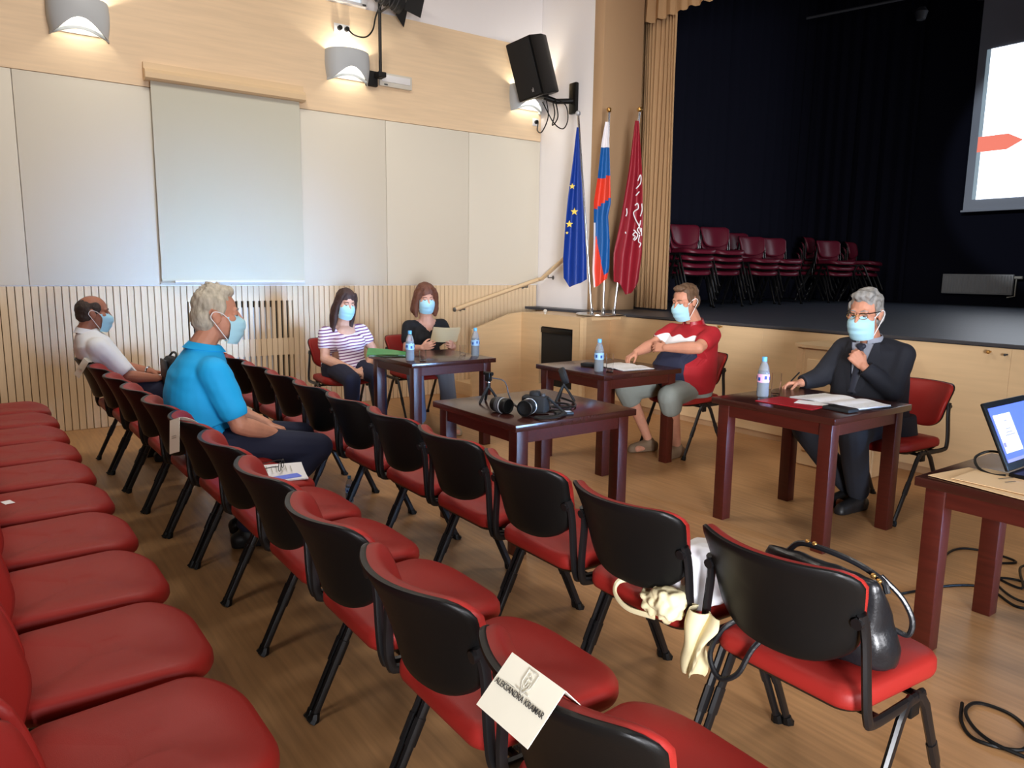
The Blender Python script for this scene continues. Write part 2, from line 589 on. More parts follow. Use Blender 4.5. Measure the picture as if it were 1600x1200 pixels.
# right wall with three windows
m_ = MB()
edges = [-13.0]
for (y0, y1, z0, z1) in [q[:4] for q in WINDOWS]:
    edges += [y0, y1]
edges.append(YP)
for i in range(0, len(edges), 2):
    m_.box((RW + 0.1, (edges[i] + edges[i + 1]) / 2, CH / 2), (0.2, edges[i + 1] - edges[i], CH))
for (y0, y1, z0, z1) in [q[:4] for q in WINDOWS]:
    m_.box((RW + 0.1, (y0 + y1) / 2, z0 / 2), (0.2, y1 - y0, z0))
    m_.box((RW + 0.1, (y0 + y1) / 2, (z1 + CH) / 2), (0.2, y1 - y0, CH - z1))
struct(m_.build('wall_right', M['hallwood'], None, smooth=0))
for i, (y0, y1, z0, z1) in enumerate([q[:4] for q in WINDOWS]):
    wn = bpy.data.objects.new('window_%d' % (i + 2), None)
    COL.objects.link(wn)
    struct(wn)
    m_ = MB()
    for yy in (y0 + 0.03, (y0 + y1) / 2, y1 - 0.03):
        m_.box((RW + 0.12, yy, (z0 + z1) / 2), (0.05, 0.06, z1 - z0))
    for zz in (z0 + 0.03, z1 - 0.03):
        m_.box((RW + 0.12, (y0 + y1) / 2, zz), (0.05, y1 - y0, 0.06))
    m_.build('frame', M['whiteplastic'], wn, smooth=0)
    m_ = MB()
    m_.box((RW + 0.12, (y0 + y1) / 2, (z0 + z1) / 2), (0.006, y1 - y0, z1 - z0))
    m_.build('pane', M['pane'], wn, smooth=0)

# proscenium pier, pilaster, header
sbox('wall_stage', M['white'], (-7.75, YP, 0.985), (-6.49, YP + 0.25, CH))
sbox('wall_stage_base', M['maple'], (-7.75, YP + 0.004, 0.0), (-6.33, YP + 0.25, 0.984))
pil = MB().box((-6.41, YP + 0.29, (1.0 + 6.2) / 2), (0.16, 0.60, 5.2), 0.008).build('trim_1', M['pilaster'], None, smooth=30)
pil.name = 'trim_1'
struct(pil)
sbox('wall_header', M['white'], (-6.33, YP, 4.95), (RW + 0.2, YP + 0.25, 6.2))
sbox('wall_stage_right', M['white'], (0.9, YP, ZS), (RW + 0.2, YP + 0.25, 4.95))

# the stage: veneered front panels, recessed plinth, boards, hooks
st = sbox('floor_stage', M['stagefloor'], (-8.2, YS, ZS - 0.03), (RW + 0.2, YB + 0.2, ZS))
fr = sbox('wall_stage_front', M['groove'], (-5.9, YS + 0.03, 0.0), (RW + 0.2, YS + 0.2, ZS - 0.03))
xs = [-5.885, -3.95, -2.02, -0.1, 1.8, 3.6]
for a, b in zip(xs[:-1], xs[1:]):
    m_ = MB()
    m_.box(((a + b) / 2, YS + 0.015, (0.055 + ZS - 0.025) / 2), (b - a - 0.001, 0.03, ZS - 0.025 - 0.055), 0.0008, seg=1)
    m_.build('panel', M['maple'], fr, smooth=0)
m_ = MB()
m_.box((-1.14, YS + 0.02, 0.027), (9.5, 0.02, 0.053))
m_.build('plinth', M['pilaster'], fr, smooth=0)
m_ = MB()
m_.box((-1.14, YS - 0.003, ZS - 0.012), (9.5, 0.012, 0.022), 0.003)
m_.build('edge_strip', M['darkgrey'], fr, smooth=0)

# stair enclosure beside the stage (cheek wall, front wall with a black opening, angled end)
se = bpy.data.objects.new('wall_stair', None)
COL.objects.link(se)
struct(se)
def wallpiece(name, p, q, z0p, z0q, ztp, ztq, th, m):
    """upright slab between plan points p and q with its own top heights; thickness to the left of p->q"""
    d = V((q[0] - p[0], q[1] - p[1], 0)).normalized()
    n = V((-d.y, d.x, 0)) * th
    mb = MB()
    poly = [V((p[0], p[1], z0p)), V((q[0], q[1], z0q)), V((q[0], q[1], ztq)), V((p[0], p[1], ztp))]
    mb.prism(poly, n)
    return mb.build(name, m, se, smooth=0)
A0, A1, B1, C1 = (-6.75, 4.335), (-6.75, 4.99), (-5.66, 4.97), (-5.885, YS + 0.002)
mb = MB()
prof = [V((A0[0], A0[1], 0)), V((A1[0], A1[1], 0)), V((A1[0], A1[1], 0.977)), V((A0[0], A1[1] - 0.14, 0.965)), V((A0[0], A0[1], 0.80))]
mb.prism(prof, V((-0.04, 0, 0)))
mb.build('cheek_panel', M['maple'], se, smooth=0)
# front wall pieces round the opening
ox0, ox1, oz0, oz1 = -6.40, -5.83, 0.205, 0.845
def fx(x):
    return A1[1] + (B1[1] - A1[1]) * (x - A1[0]) / (B1[0] - A1[0])
for name, xa, xb, za, zb in (('front_panel', A1[0], ox0, 0, 0.977), ('front_panel', ox1, B1[0], 0, 0.977), ('front_panel', ox0, ox1, oz1, 0.977), ('front_panel', ox0, ox1, 0, oz0)):
    wallpiece(name, (xa, fx(xa)), (xb, fx(xb)), za, za, zb, zb, 0.04, M['maple'])
wallpiece('end_panel', B1, C1, 0, 0, 0.977, 0.977, 0.04, M['maple'])
# landing and steps
mb = MB()
mb.box((-6.30, 5.40, 0.955), (1.15, 0.72, 0.03))
mb.build('landing', M['maple'], se, smooth=0)
for k in range(3):
    mb = MB()
    mb.box((-7.10, 4.52 + 0.30 * k + 0.5, 0.07 + 0.15 * k), (0.64, 1.0 - 0.25 * k, 0.15), 0.004)
    mb.build('step', M['maple'], se, smooth=0)
o = sbox('niche_box', M['slot'], (ox0 - 0.02, 5.10, oz0 - 0.02), (ox1 + 0.02, 5.35, oz1 + 0.02), se)
grille = thing('vent_cover', 'black square cover recessed in the stair enclosure behind the red-shirted man\'s table', 'cover', ((ox0 + ox1) / 2, fx(-6.1) + 0.02, oz0))
m_ = MB()
m_.box((0, 0.02, (oz1 - oz0) / 2), (ox1 - ox0 - 0.01, 0.02, oz1 - oz0 - 0.01), 0.004)
m_.build('cover_plate', M['blackmatte'], grille, smooth=30)
m_ = MB()
m_.box((0, 0.004, oz1 - oz0 - 0.04), (ox1 - ox0 - 0.02, 0.02, 0.055), 0.006)
m_.build('top_rail', M['black'], grille, smooth=30)

# handrail along the left wall and up the pier
hr = thing('handrail', 'light wooden handrail climbing the slatted wall beside the stage', 'handrail', (-7.33, 4.46, 0.0))
HP = [V((0, 0, 0.987)), V((0, 1.20, 1.33)), V((0.06, 1.225, 1.345)), V((0.50, 1.225, 1.60)), V((0.80, 1.225, 1.80))]
MB().tube(HP, 0.025, 12).build('rail', M['blindcase'], hr)
MB().ball((0, 0.0, 0.987), (0.027, 0.022, 0.027)).build('end_cap', M['greymetal'], hr)
for p, q in (((0, 0.14, 1.027), (-0.105, 0.14, 0.985)), ((0, 1.05, 1.287), (-0.105, 1.05, 1.24)), ((0.18, 1.225, 1.415), (0.19, 1.292, 1.36))):
    p, q = V(p), V(q)
    MB().tube([p, V((p.x, p.y, q.z)), q], 0.008, 8).tube([q, q + (q - V((p.x, p.y, q.z))).normalized() * 0.004], 0.026, 12).build('bracket', M['greymetal'], hr)

# pleated drapes
def drape(name, m, x0, y0, x1, y1, zb, zt, amp, n, parent=None, zfn=None, seg=6, seed=0, group=None):
    rnd = random.Random(seed)
    d = V((x1 - x0, y1 - y0, 0))
    nr = V((-d.y, d.x, 0)).normalized()
    ph = [rnd.uniform(-0.35, 0.35) for _ in range(n + 2)]
    am = [rnd.uniform(0.6, 1.2) for _ in range(n + 2)]
    mb = MB()
    def fn(u, v):
        s = u * n
        k = int(s)
        a = amp * am[min(k, n)]
        wv = math.sin(2 * PI * (s + 0.12 * math.sin(2 * PI * s + ph[min(k, n)])))
        z0 = zb if zfn is None else zfn(u)
        z = z0 + (zt - z0) * v
        p = V((x0, y0, 0)) + d * u + nr * (a * wv * (1 - 0.25 * v) + 0.02 * math.sin(3 * v + k))
        return (p.x, p.y, z)
    mb.sheet(fn, n * seg, 6)
    return mb.build(name, m, parent, smooth=80)

cu = thing('stage_curtain', 'tall beige pleated stage curtain hanging beside the pilaster and flags', 'curtain', (0, 0, 0))
drape('drape', M['beigecloth'], -6.46, 6.50, -5.88, 6.42, 1.02, 4.9, 0.035, 9, cu, seed=3, seg=10)
drape('drape', M['beigecloth'], -7.4, 6.62, -6.35, 6.58, 1.02, 4.9, 0.03, 8, cu, seed=5)
va = thing('stage_valance', 'beige scalloped valance across the top of the stage opening', 'valance', (0, 0, 0))
drape('drape', M['beigecloth'], -6.42, 6.36, 0.9, 6.36, 4.2, 5.3, 0.045, 44, va, zfn=lambda u: 4.20 + 0.025 * abs(math.sin(u * 44 * PI)), seed=9, seg=8)
sd = thing('side_drape', 'black drape along the left side of the stage behind the stacked chairs', 'curtain', (0, 0, 0))
drape('drape', M['blackcloth'], -7.75, 6.7, -7.95, YB, 1.01, 6.3, 0.05, 22, sd, seed=11)
bd = thing('back_drape', 'black drape at the back of the stage left of the projection screen', 'curtain', (0, 0, 0))
drape('drape', M['blackcloth'], -8.1, YB - 0.08, -6.15, YB - 0.08, 1.01, 6.3, 0.04, 9, bd, seed=12)
sbox('wall_stage_back', M['blackcloth'], (-8.3, YB, ZS), (RW + 0.2, YB + 0.2, 6.3))
sbox('wall_stage_left', M['blackcloth'], (-8.3, YP + 0.25, ZS), (-8.05, YB, 6.3))
sbox('wall_stage_wing', M['blackcloth'], (2.2, YP + 0.25, ZS), (2.4, YB, 6.3))
sbox('ceiling_stage', M['blackcloth'], (-8.3, YP + 0.25, 6.2), (RW + 0.2, YB + 0.2, 6.3))

# ------------------------------------------------------------------ wall fittings on the left wall
def sconce(y, label):
    t = thing('wall_sconce', label, 'lamp', (-7.43, y, 3.468), 0, 'silver wall sconces on the wood band')
    W, D, HT = 0.225, 0.17, 0.15
    def shell(r):
        def fn(u, v):
            a = -PI / 2 + PI * u
            s = math.sin(a)
            zb = -HT + 0.125 * math.cos(s * PI / 2) ** 1.4
            zt = HT * (0.92 + 0.08 * math.cos(s * PI / 2))
            bul = 1 + 0.06 * math.sin(v * PI)
            return (max(0.002, D * r * bul * math.cos(a) ** 0.7 if math.cos(a) > 0 else 0.002), W * r * bul * s * (0.93 + 0.07 * v), zb + (zt - zb) * v)
        return fn
    MB().sheet(shell(1.0), 24, 8, th=0.010).build('shade', M['sconce'], t, smooth=50)
    mb = MB()
    def lip(u, v):
        a = -PI / 2 + PI * u
        s = math.sin(a)
        zb = -HT - 0.010 + 0.055 * math.cos(s * PI / 2) ** 1.3
        return (0.012 + 0.105 * max(0.0, math.cos(a)) ** 0.8, W * 0.97 * s, zb + 0.026 * v)
    mb.sheet(lip, 20, 3, th=0.010)
    mb.build('lower_lip', M['sconce'], t, smooth=50)
    MB().box((0.005, 0, 0.0), (0.010, 0.40, 0.24), 0.003).build('wall_plate', M['innerwhite'], t, smooth=30)
    MB().tube([(0.085, -0.07, 0.0), (0.085, 0.07, 0.0)], 0.022, 12).build('bulb', M['bulb'], t)
    L = bpy.data.lights.new('sconce_light', 'POINT')
    L.energy = 11
    L.color = (1.0, 0.91, 0.76)
    L.shadow_soft_size = 0.03
    o = bpy.data.objects.new('sconce_light', L)
    link(o, t)
    o.location = (0.085, 0, 0.035)
sconce(0.863, 'silver curved wall sconce above the pale panels, top left over the blind')
sconce(3.235, 'silver curved wall sconce lit beside the black spotlight pole')
sconce(5.503, 'silver curved wall sconce half hidden behind the black loudspeaker')

bl = thing('roller_blind', 'wide grey-green roller blind drawn down over the cream wall panels', 'blind', (-7.43, 2.045, 0))
mb = MB()
prof = [(0.0, 3.05), (0.085, 3.05), (0.105, 3.065), (0.105, 3.11), (0.085, 3.14), (0.04, 3.15), (0.035, 3.205), (0.0, 3.205)]
mb.prism([V((x, -0.715, z)) for x, z in prof], V((0, 1.43, 0)))
mb.build('case', M['blindcase'], bl, smooth=30)
MB().box((0.045, 0, 2.185), (0.003, 1.335, 1.74)).build('fabric', M['screen'], bl, smooth=0)
MB().box((0.047, 0, 1.315), (0.022, 1.335, 0.022), 0.005).build('hem', M['screen'], bl, smooth=30)
MB().tube([(0.062, -0.56, 1.303), (0.062, 0.66, 1.303)], 0.013, 10).build('bottom_bar', M['whiteplastic'], bl)
MB().box((0.02, 0.0, 1.285), (0.03, 1.36, 0.014), 0.003).build('stop_strip', M['offwhite'], bl, smooth=30)

so = thing('wall_socket', 'white double wall socket above the middle sconce', 'socket', (-7.428, 3.19, 3.825))
MB().box((0.006, 0, 0), (0.014, 0.17, 0.088), 0.004).build('plate', M['whiteplastic'], so, smooth=30)
for dy in (-0.03, 0.045):
    mb = MB()
    mb.tube([(0.012, dy, 0), (0.045, dy, 0)], 0.023, 12)
    tag(mb.build('plug', M['black'], None), ('black plug in the socket by the spotlight, nearer its cable' if dy > 0 else 'black plug in the socket by the spotlight, farther from the pole'), 'plug').location = so.location
cb = MB().tube(spline([(-7.385, 3.235, 3.825), (-7.36, 3.30, 3.77), (-7.36, 3.42, 3.775), (-7.36, 3.50, 3.86), (-7.34, 3.53, 4.0), (-7.2, 3.55, 4.12)], 8), 0.008, 6).build('power_cable', M['black'])
tag(cb, 'black cable looping from the wall socket up to the spotlight', 'cable')

em = thing('emergency_light', 'flat cream emergency light on the wood band right of the middle sconce', 'light', (-7.43, 3.775, 3.405))
MB().box((0.02, 0, 0), (0.04, 0.38, 0.135), 0.008).build('housing', M['offwhite'], em, smooth=30)
MB().box((0.042, 0, 0.012), (0.012, 0.33, 0.07), 0.005).build('diffuser', M['whiteplastic'], em, smooth=30)
MB().box((0.041, -0.12, -0.05), (0.004, 0.04, 0.012)).build('badge', M['darkgrey'], em, smooth=0)

sp = thing('stage_spotlight', 'black theatre spotlight with barn doors on a tall wall pole', 'spotlight', (-7.30, 3.55, 3.36))
MB().box((-0.10, -0.055, 0.03), (0.05, 0.13, 0.15), 0.01).build('wall_bracket', M['blackmatte'], sp, smooth=30)
MB().box((-0.03, 0.01, 0.06), (0.12, 0.09, 0.05), 0.008).build('clamp', M['blackmatte'], sp, smooth=30)
MB().tube([(0, 0, 0.03), (0, 0, 0.86)], 0.017, 10).build('pole', M['blackmetal'], sp)
Rl = Matrix.Rotation(math.radians(-14), 3, 'X')
mb = MB()
T = Matrix.Translation(V((0.08, 0.06, 0.80))) @ Rl.to_4x4() @ Matrix.Rotation(-PI / 2, 4, 'X')
mb.lathe([(0.0, -0.17), (0.055, -0.17), (0.085, -0.14), (0.092, -0.02), (0.092, 0.10), (0.105, 0.11), (0.105, 0.15), (0.0, 0.15)], 18, T)
mb.build('lamp_body', M['blackmatte'], sp)
for k in range(5):
    T2 = Matrix.Translation(V((0.08, 0.06, 0.80))) @ Rl.to_4x4() @ Matrix.Translation(V((0, -0.1 + 0.045 * k, 0))) @ Matrix.Rotation(-PI / 2, 4, 'X')
    MB().lathe([(0.09, -0.005), (0.10, -0.004), (0.10, 0.004), (0.09, 0.005)], 18, T2).build('cooling_fin', M['darkgrey'], sp)
yk = [(0.0, 0, 0.66), (-0.03, 0.02, 0.72), (-0.03, 0.05, 0.80)]
MB().tube(yk, 0.012, 6).tube([(0.0, 0, 0.66), (0.18, 0.02, 0.68), (0.19, 0.05, 0.80)], 0.012, 6).build('yoke', M['blackmetal'], sp)
for ang in (0, 90, 270):
    mb = MB()
    Rr = Rl @ Matrix.Rotation(math.radians(ang), 3, 'Y')
    c = V((0.08, 0.06, 0.80)) + Rl @ V((0, 0.155, 0))
    poly = [c + Rr @ V(p) for p in ((-0.085, 0, 0.095), (0.085, 0, 0.095), (0.125, 0.15, 0.185), (-0.125, 0.15, 0.185))]
    mb.prism(poly, Rr @ V((0, 0.002, -0.004)))
    mb.build('barn_door', M['blackmatte'], sp, smooth=0)

# loudspeaker on its bracket at the pier
ls = thing('loudspeaker', 'large black loudspeaker tilted down from a bracket on the white pier', 'speaker', (-6.98, 5.30, 3.70))
Rs = Matrix.Rotation(math.radians(10), 3, 'Z') @ Matrix.Rotation(math.radians(16), 3, 'X') @ Matrix.Rotation(math.radians(-6), 3, 'Y')
def SP(p):
    return Rs @ V(p)
mb = MB()
plan = [(-0.19, -0.18), (0.19, -0.18), (0.19, 0.02), (0.11, 0.19), (-0.11, 0.19), (-0.19, 0.02)]
mb.prism([SP((x, y, -0.31)) for x, y in plan], Rs @ V((0, 0, 0.62)))
bmesh.ops.bevel(mb.bm, geom=mb.bm.edges[:], offset=0.008, segments=2, affect='EDGES')
mb.build('cabinet', M['black'], ls, smooth=30)
mb = MB()
mb.box(SP((0, -0.186, 0)), (0.35, 0.014, 0.59), 0.006, rot=Rs)
mb.build('grille', M['blackmatte'], ls, smooth=30)
mb = MB()
mb.box(SP((0.06, -0.194, -0.24)), (0.006, 0.003, 0.03), rot=Rs).box(SP((0.075, -0.194, -0.235)), (0.005, 0.003, 0.045), rot=Rs)
mb.build('badge', M['silver'], ls, smooth=0)
lb = thing('speaker_bracket', 'black wall bracket on the pier that carries the loudspeaker', 'bracket', (-6.80, YP, 3.40))
MB().box((0, -0.025, 0), (0.12, 0.05, 0.34), 0.012).build('wall_plate', M['black'], lb, smooth=30)
MB().tube([(0, -0.03, -0.03), (-0.10, -0.20, -0.04), (-0.16, -0.33, 0.0)], 0.03, 10).build('arm', M['black'], lb)
MB().box((-0.17, -0.36, 0.02), (0.14, 0.10, 0.07), 0.01).build('cradle', M['black'], lb, smooth=30)
for i, pts in enumerate(([(-7.395, 5.68, 3.22), (-7.3, 5.6, 3.10), (-7.15, 5.55, 3.06), (-7.0, 5.52, 3.20), (-6.95, 5.45, 3.38)],
                         [(-7.02, 5.45, 3.36), (-7.0, 5.6, 3.15), (-6.85, 5.62, 3.06), (-6.74, 5.6, 3.14), (-6.78, 5.6, 3.3), (-6.88, 5.55, 3.38)],
                         [(-6.9, 5.5, 3.36), (-6.98, 5.6, 3.25), (-7.02, 5.6, 3.12), (-6.92, 5.6, 3.2), (-6.85, 5.5, 3.37)])):
    tag(MB().tube(spline(pts, 8), 0.007, 6).build('speaker_cable', M['black']), ['black cable from the corner socket up to the loudspeaker', 'black cable hanging in a wide loop under the speaker bracket', 'short black cable loop close under the loudspeaker'][i], 'cable')
s2 = thing('wall_socket', 'white wall socket in the corner under the loudspeaker', 'socket', (-7.428, 5.66, 3.22))
MB().box((0.006, 0, 0), (0.014, 0.09, 0.088), 0.004).build('plate', M['whiteplastic'], s2, smooth=30)
MB().tube([(0.012, 0.0, 0), (0.04, 0.0, 0)], 0.023, 12).build('plug', M['black'], s2)

# ------------------------------------------------------------------ on the stage
ps = thing('projection_screen', 'large hanging projection screen at the back of the stage', 'screen', (-3.7, 12.2, 0))
MB().box((0, 0, 3.92), (3.22, 0.006, 3.02)).build('cloth', M['projscreen'], ps, smooth=0)
MB().box((0, -0.005, 2.405), (3.28, 0.025, 0.03), 0.006).build('bottom_batten', M['projscreen'], ps, smooth=30)
MB().box((0, 0, 5.46), (3.40, 0.12, 0.10), 0.015).build('roller_case', M['darkgrey'], ps, smooth=30)
sl = MB().box((-0.03, -0.006, 3.63), (2.83, 0.004, 2.12)).build('projected_slide', M['slide'], ps, smooth=0)
MB().box((-1.47, -0.0075, 3.63), (0.055, 0.004, 2.12)).build('slide_edge', M['slideedge'], sl, smooth=0)
mb = MB()
ar = [(-1.497, 3.25), (-1.10, 3.25), (-0.90, 3.36), (-1.10, 3.47), (-1.497, 3.47)]
mb.prism([V((x, -0.0105, z)) for x, z in ar], V((0, 0.0015, 0)))
mb.build('arrow', M['arrow'], sl, smooth=0)
mb = MB()
for a, b in (((-1.18, 2.87), (-1.16, 2.95)), ((-1.17, 2.97), (-1.165, 3.0)), ((-1.2, 2.78), (-1.17, 2.86)), ((-1.16, 2.60), (-1.2, 2.72))):
    mb.tube([(a[0], -0.009, a[1]), (b[0], -0.009, b[1])], 0.006, 5)
mb.build('scribble', M['slidegrey'], sl)

rd = thing('panel_radiator', 'white panel radiator low on the back wall of the stage', 'radiator', (-5.04, 12.28, 1.155))
MB().box((0, 0, 0.165), (0.98, 0.06, 0.30), 0.01).build('panel', M['radwhite'], rd, smooth=30)
for k in range(24):
    MB().box((-0.46 + 0.04 * k, -0.033, 0.165), (0.022, 0.012, 0.26), 0.004, seg=1).build('rib', M['radwhite'], rd, smooth=0)
MB().tube([(0.50, 0, 0.27), (0.60, -0.01, 0.27)], 0.022, 10).build('valve', M['offwhite'], rd)
MB().tube([(0.52, 0, 0.27), (0.52, 0, 0.0), (0.42, 0, -0.02)], 0.009, 6).build('pipe', M['offwhite'], rd)
bx = thing('stage_box', 'small dark grey box high on the drape beside the beige curtain', 'box', (-7.72, 8.0, 3.44))
MB().box((0, 0, 0), (0.12, 0.30, 0.20), 0.01).build('case', M['darkgrey'], bx, smooth=30)
MB().ball((0.062, 0.06, -0.05), 0.012, 8).build('pilot_lamp', M['whiteplastic'], bx)
lp = thing('stage_lamp', 'dim round lamp on a bar high at the back of the stage', 'lamp', (-5.9, 11.6, 5.25))
MB().tube([(-1.3, -0.9, 0.08), (1.6, 0.5, 0.28)], 0.02, 8).build('bar', M['darkgrey'], lp)
MB().lathe([(0, -0.1), (0.06, -0.09), (0.09, 0.02), (0.05, 0.08), (0, 0.09)], 14).build('head', M['darkgrey'], lp)

for i, (x, z, lb_) in enumerate(((-4.394, 0.955, 'small brass hook on the stage front behind the red-shirted man'), (-2.147, 0.94, 'small brass hook on the stage front right of the man in the suit'), (-2.046, 0.93, 'tiny dark hook beside the brass one on the stage front'))):
    h = MB().tube([(x, YS, z), (x, YS - 0.03, z)], 0.007, 8).ball((x, YS - 0.035, z), 0.014 if i < 2 else 0.009, 8).build('hook', M['brass'] if i < 2 else M['darkgrey'])
    tag(h, lb_, 'hook')
h = MB().tube([(-6.33, fx(-6.33) + 0.02, 0.975), (-6.33, fx(-6.33) + 0.02, 1.0)], 0.012, 8).ball((-6.33, fx(-6.33) + 0.02, 1.01), 0.022, 10).build('knob', M['offwhite'])
tag(h, 'small white knob on top of the stair enclosure', 'knob')

le = thing('wooden_plinth', 'light wooden display plinth behind the man in the suit', 'plinth', (-2.98, 5.25, 0))
mb = MB()
pl = [(-0.33, -0.16), (-0.22, -0.24), (0.22, -0.24), (0.33, -0.16), (0.33, 0.20), (-0.33, 0.20)]
mb.prism([V((x, y, 0.0)) for x, y in pl], V((0, 0, 0.90)))
bmesh.ops.bevel(mb.bm, geom=mb.bm.edges[:], offset=0.012, segments=2, affect='EDGES')
mb.build('body', M['maple'], le, smooth=30)
MB().box((0, -0.246, 0.47), (0.36, 0.014, 0.70), 0.006).build('front_panel', M['maple'], le, smooth=30)
mb = MB()
mb.prism([V((x * 1.04, y * 1.04, 0.90)) for x, y in pl], V((0, 0, 0.022)))
mb.build('top', M['maple'], le, smooth=0)

# ------------------------------------------------------------------ flags
FB = V((-5.93, 5.50, 0.977))
fdir = V((FB.x, FB.y, 0)).normalized()
side = V((fdir.y, -fdir.x, 0))          # to the viewer's right along the flag row
side = -side if side.y < 0 else side
bs = thing('flag_stand', 'round chrome base plate carrying the three flag poles', 'stand', FB)
MB().lathe([(0, 0.0), (0.30, 0.0), (0.305, 0.008), (0.30, 0.018), (0.10, 0.022), (0, 0.022)], 40).build('base_plate', M['chrome'], bs)
def fp(a, z, d=0.0):
    """point on the flag row: a along the row, z height, d towards the hall"""
    return FB + side * a + V((0, 0, z - FB.z)) - fdir * d
def flagpole(a0, a1, zt, label, tipm):
    t = thing('flag_pole', label, 'flagpole', fp(a0, FB.z + 0.022))
    o = t.location
    MB().tube([fp(a0, 1.0) - o, fp(a1, zt) - o], 0.0125, 10).build('shaft', M['chrome'], t)
    MB().lathe([(0, 0), (0.022, 0.0), (0.02, 0.03), (0.014, 0.05), (0.0125, 0.055)], 14).build('socket', M['chrome'], t)
    MB().ball(fp(a1, zt + 0.015) - o, 0.028, 12).build('finial', tipm, t)
flagpole(-0.135, -0.335, 3.06, 'chrome flag pole leaning left with the blue flag', M['silver'])
flagpole(-0.01, -0.015, 3.09, 'upright chrome flag pole with the white, blue and red flag', M['brass'])
flagpole(0.105, 0.30, 3.09, 'chrome flag pole leaning right with the dark red flag', M['brass'])

def flag(label, outline, mats, mfn, folds, amp, d0, seed, hem):
    """outline: list of (z, a_left, a_right, fold phase)"""
    mb = MB()
    zs = [q[0] for q in outline]
    def at(v):
        z = zs[0] + (zs[-1] - zs[0]) * v
        for q, r in zip(outline[:-1], outline[1:]):
            if (q[0] >= z >= r[0]) or (q[0] <= z <= r[0]):
                t = (z - q[0]) / (r[0] - q[0]) if r[0] != q[0] else 0
                return z, q[1] + (r[1] - q[1]) * t, q[2] + (r[2] - q[2]) * t
        return z, outline[-1][1], outline[-1][2]
    def fn(u, v):
        z, l, r = at(v)
        wv = amp * (r - l) / 0.25 * math.sin(2 * PI * folds * u + 2.2 * v + seed)
        lowv = 0.0
        if v > 0.93:
            lowv = 0
        k = min(int(u * (len(hem) - 1)), len(hem) - 2)
        t = u * (len(hem) - 1) - k
        return tuple(fp(l + (r - l) * u, z + (hem[k] * (1 - t) + hem[k + 1] * t) * v ** 5, d0 + wv))
    def mf(u, v):
        z, l, r = at(v)
        return mfn(l + (r - l) * u, z, u, v)
    mb.sheet(fn, 26, 60, th=0.0, mfn=mf)
    o = mb.build('flag', mats, None, smooth=80)
    return tag(o, label, 'flag'), fn, at

f1, fn1, at1 = flag('blue flag with gold stars hanging on the left pole',
     [(2.93, -0.345, -0.325), (2.60, -0.375, -0.30), (2.2, -0.42, -0.262), (1.9, -0.44, -0.235), (1.55, -0.455, -0.205), (1.30, -0.445, -0.195)], [M['flagblue']], lambda a, z, u, v: 0, 1.6, 0.035, 0.03, 0.4, (0.07, -0.03, 0.0, 0.02, 0.06))
def star(a, z, r, parent, d):
    mb = MB()
    pts = []
    for k in range(10):
        rr = r if k % 2 == 0 else r * 0.42
        t = PI / 2 + k * PI / 5
        pts.append(fp(a + rr * math.cos(t), z + rr * math.sin(t), d))
    mb.prism(pts, fdir * 0.004)
    mb.build('star', M['star'], parent, smooth=0)
for a, z, r in ((-0.375, 2.325, 0.034), (-0.345, 2.065, 0.042), (-0.395, 1.935, 0.042), (-0.418, 1.845, 0.018)):
    star(a, z, r, f1, 0.078)
def m2(a, z, u, v):
    if z > 2.72:
        return 0
    if z > 2.43 + 0.25 * (a + 0.0):
        return 1
    lim = 2.10 + 0.75 * (a + 0.12)
    if z > lim:
        return 2
    # lower drape: white sliver, blue band, red triangle on the left
    if u < 0.12 and z < 1.95:
        return 0
    if z < 1.35 + 0.0 or (a + 0.0) < -0.115 + (1.75 - z) * 0.20 + 0.02 and z < 1.80:
        return 2
    return 1
f2, fn2, at2 = flag('white, blue and red flag hanging on the middle upright pole',
     [(2.98, -0.05, -0.012), (2.74, -0.085, 0.0), (2.43, -0.11, 0.02), (2.16, -0.145, 0.035), (2.02, -0.14, 0.01), (1.75, -0.135, 0.035), (1.45, -0.14, 0.04), (1.27, -0.12, 0.02)], [M['flagwhite'], M['flagblue2'], M['flagred']], m2, 1.5, 0.03, 0.04, 1.2, (0.0, 0.02, 0.06, 0.10))
f3, fn3, at3 = flag('dark red flag with a white line emblem on the right pole',
     [(2.99, 0.255, 0.295), (2.5, 0.21, 0.345), (2.0, 0.145, 0.375), (1.6, 0.08, 0.375), (1.22, 0.09, 0.35)], [M['flagdark']], lambda a, z, u, v: 0, 1.7, 0.035, 0.03, 2.6, (0.12, 0.10, -0.02, 0.0, 0.12))
mb = MB()
strokes = [[(0.305, 2.38), (0.33, 2.44), (0.335, 2.36), (0.29, 2.30)], [(0.29, 2.23), (0.325, 2.27)], [(0.285, 2.13), (0.31, 2.15), (0.32, 2.10), (0.275, 2.06), (0.295, 1.99), (0.335, 1.92), (0.355, 1.86)],
           [(0.355, 2.15), (0.36, 2.08), (0.345, 2.02)], [(0.20, 2.10), (0.205, 2.05), (0.195, 2.02)], [(0.35, 1.98), (0.34, 1.92), (0.32, 1.88), (0.345, 1.84)], [(0.28, 1.88), (0.30, 1.86), (0.275, 1.83), (0.30, 1.81), (0.28, 1.78)],
           [(0.30, 1.86), (0.325, 1.83), (0.31, 1.79), (0.29, 1.77)], [(0.345, 1.83), (0.335, 1.76), (0.36, 1.74), (0.345, 1.70)], [(0.36, 1.90), (0.365, 1.82)], [(0.195, 1.86), (0.20, 1.84)]]
for s in strokes:
    mb.tube(spline([fp(a, z, 0.075) for a, z in s], 4), 0.0065, 5)
mb.build('emblem', M['flagwhite'], f3)

# ------------------------------------------------------------------ chairs
def outline(pts_fn, n):
    return [pts_fn(k / n) for k in range(n)]

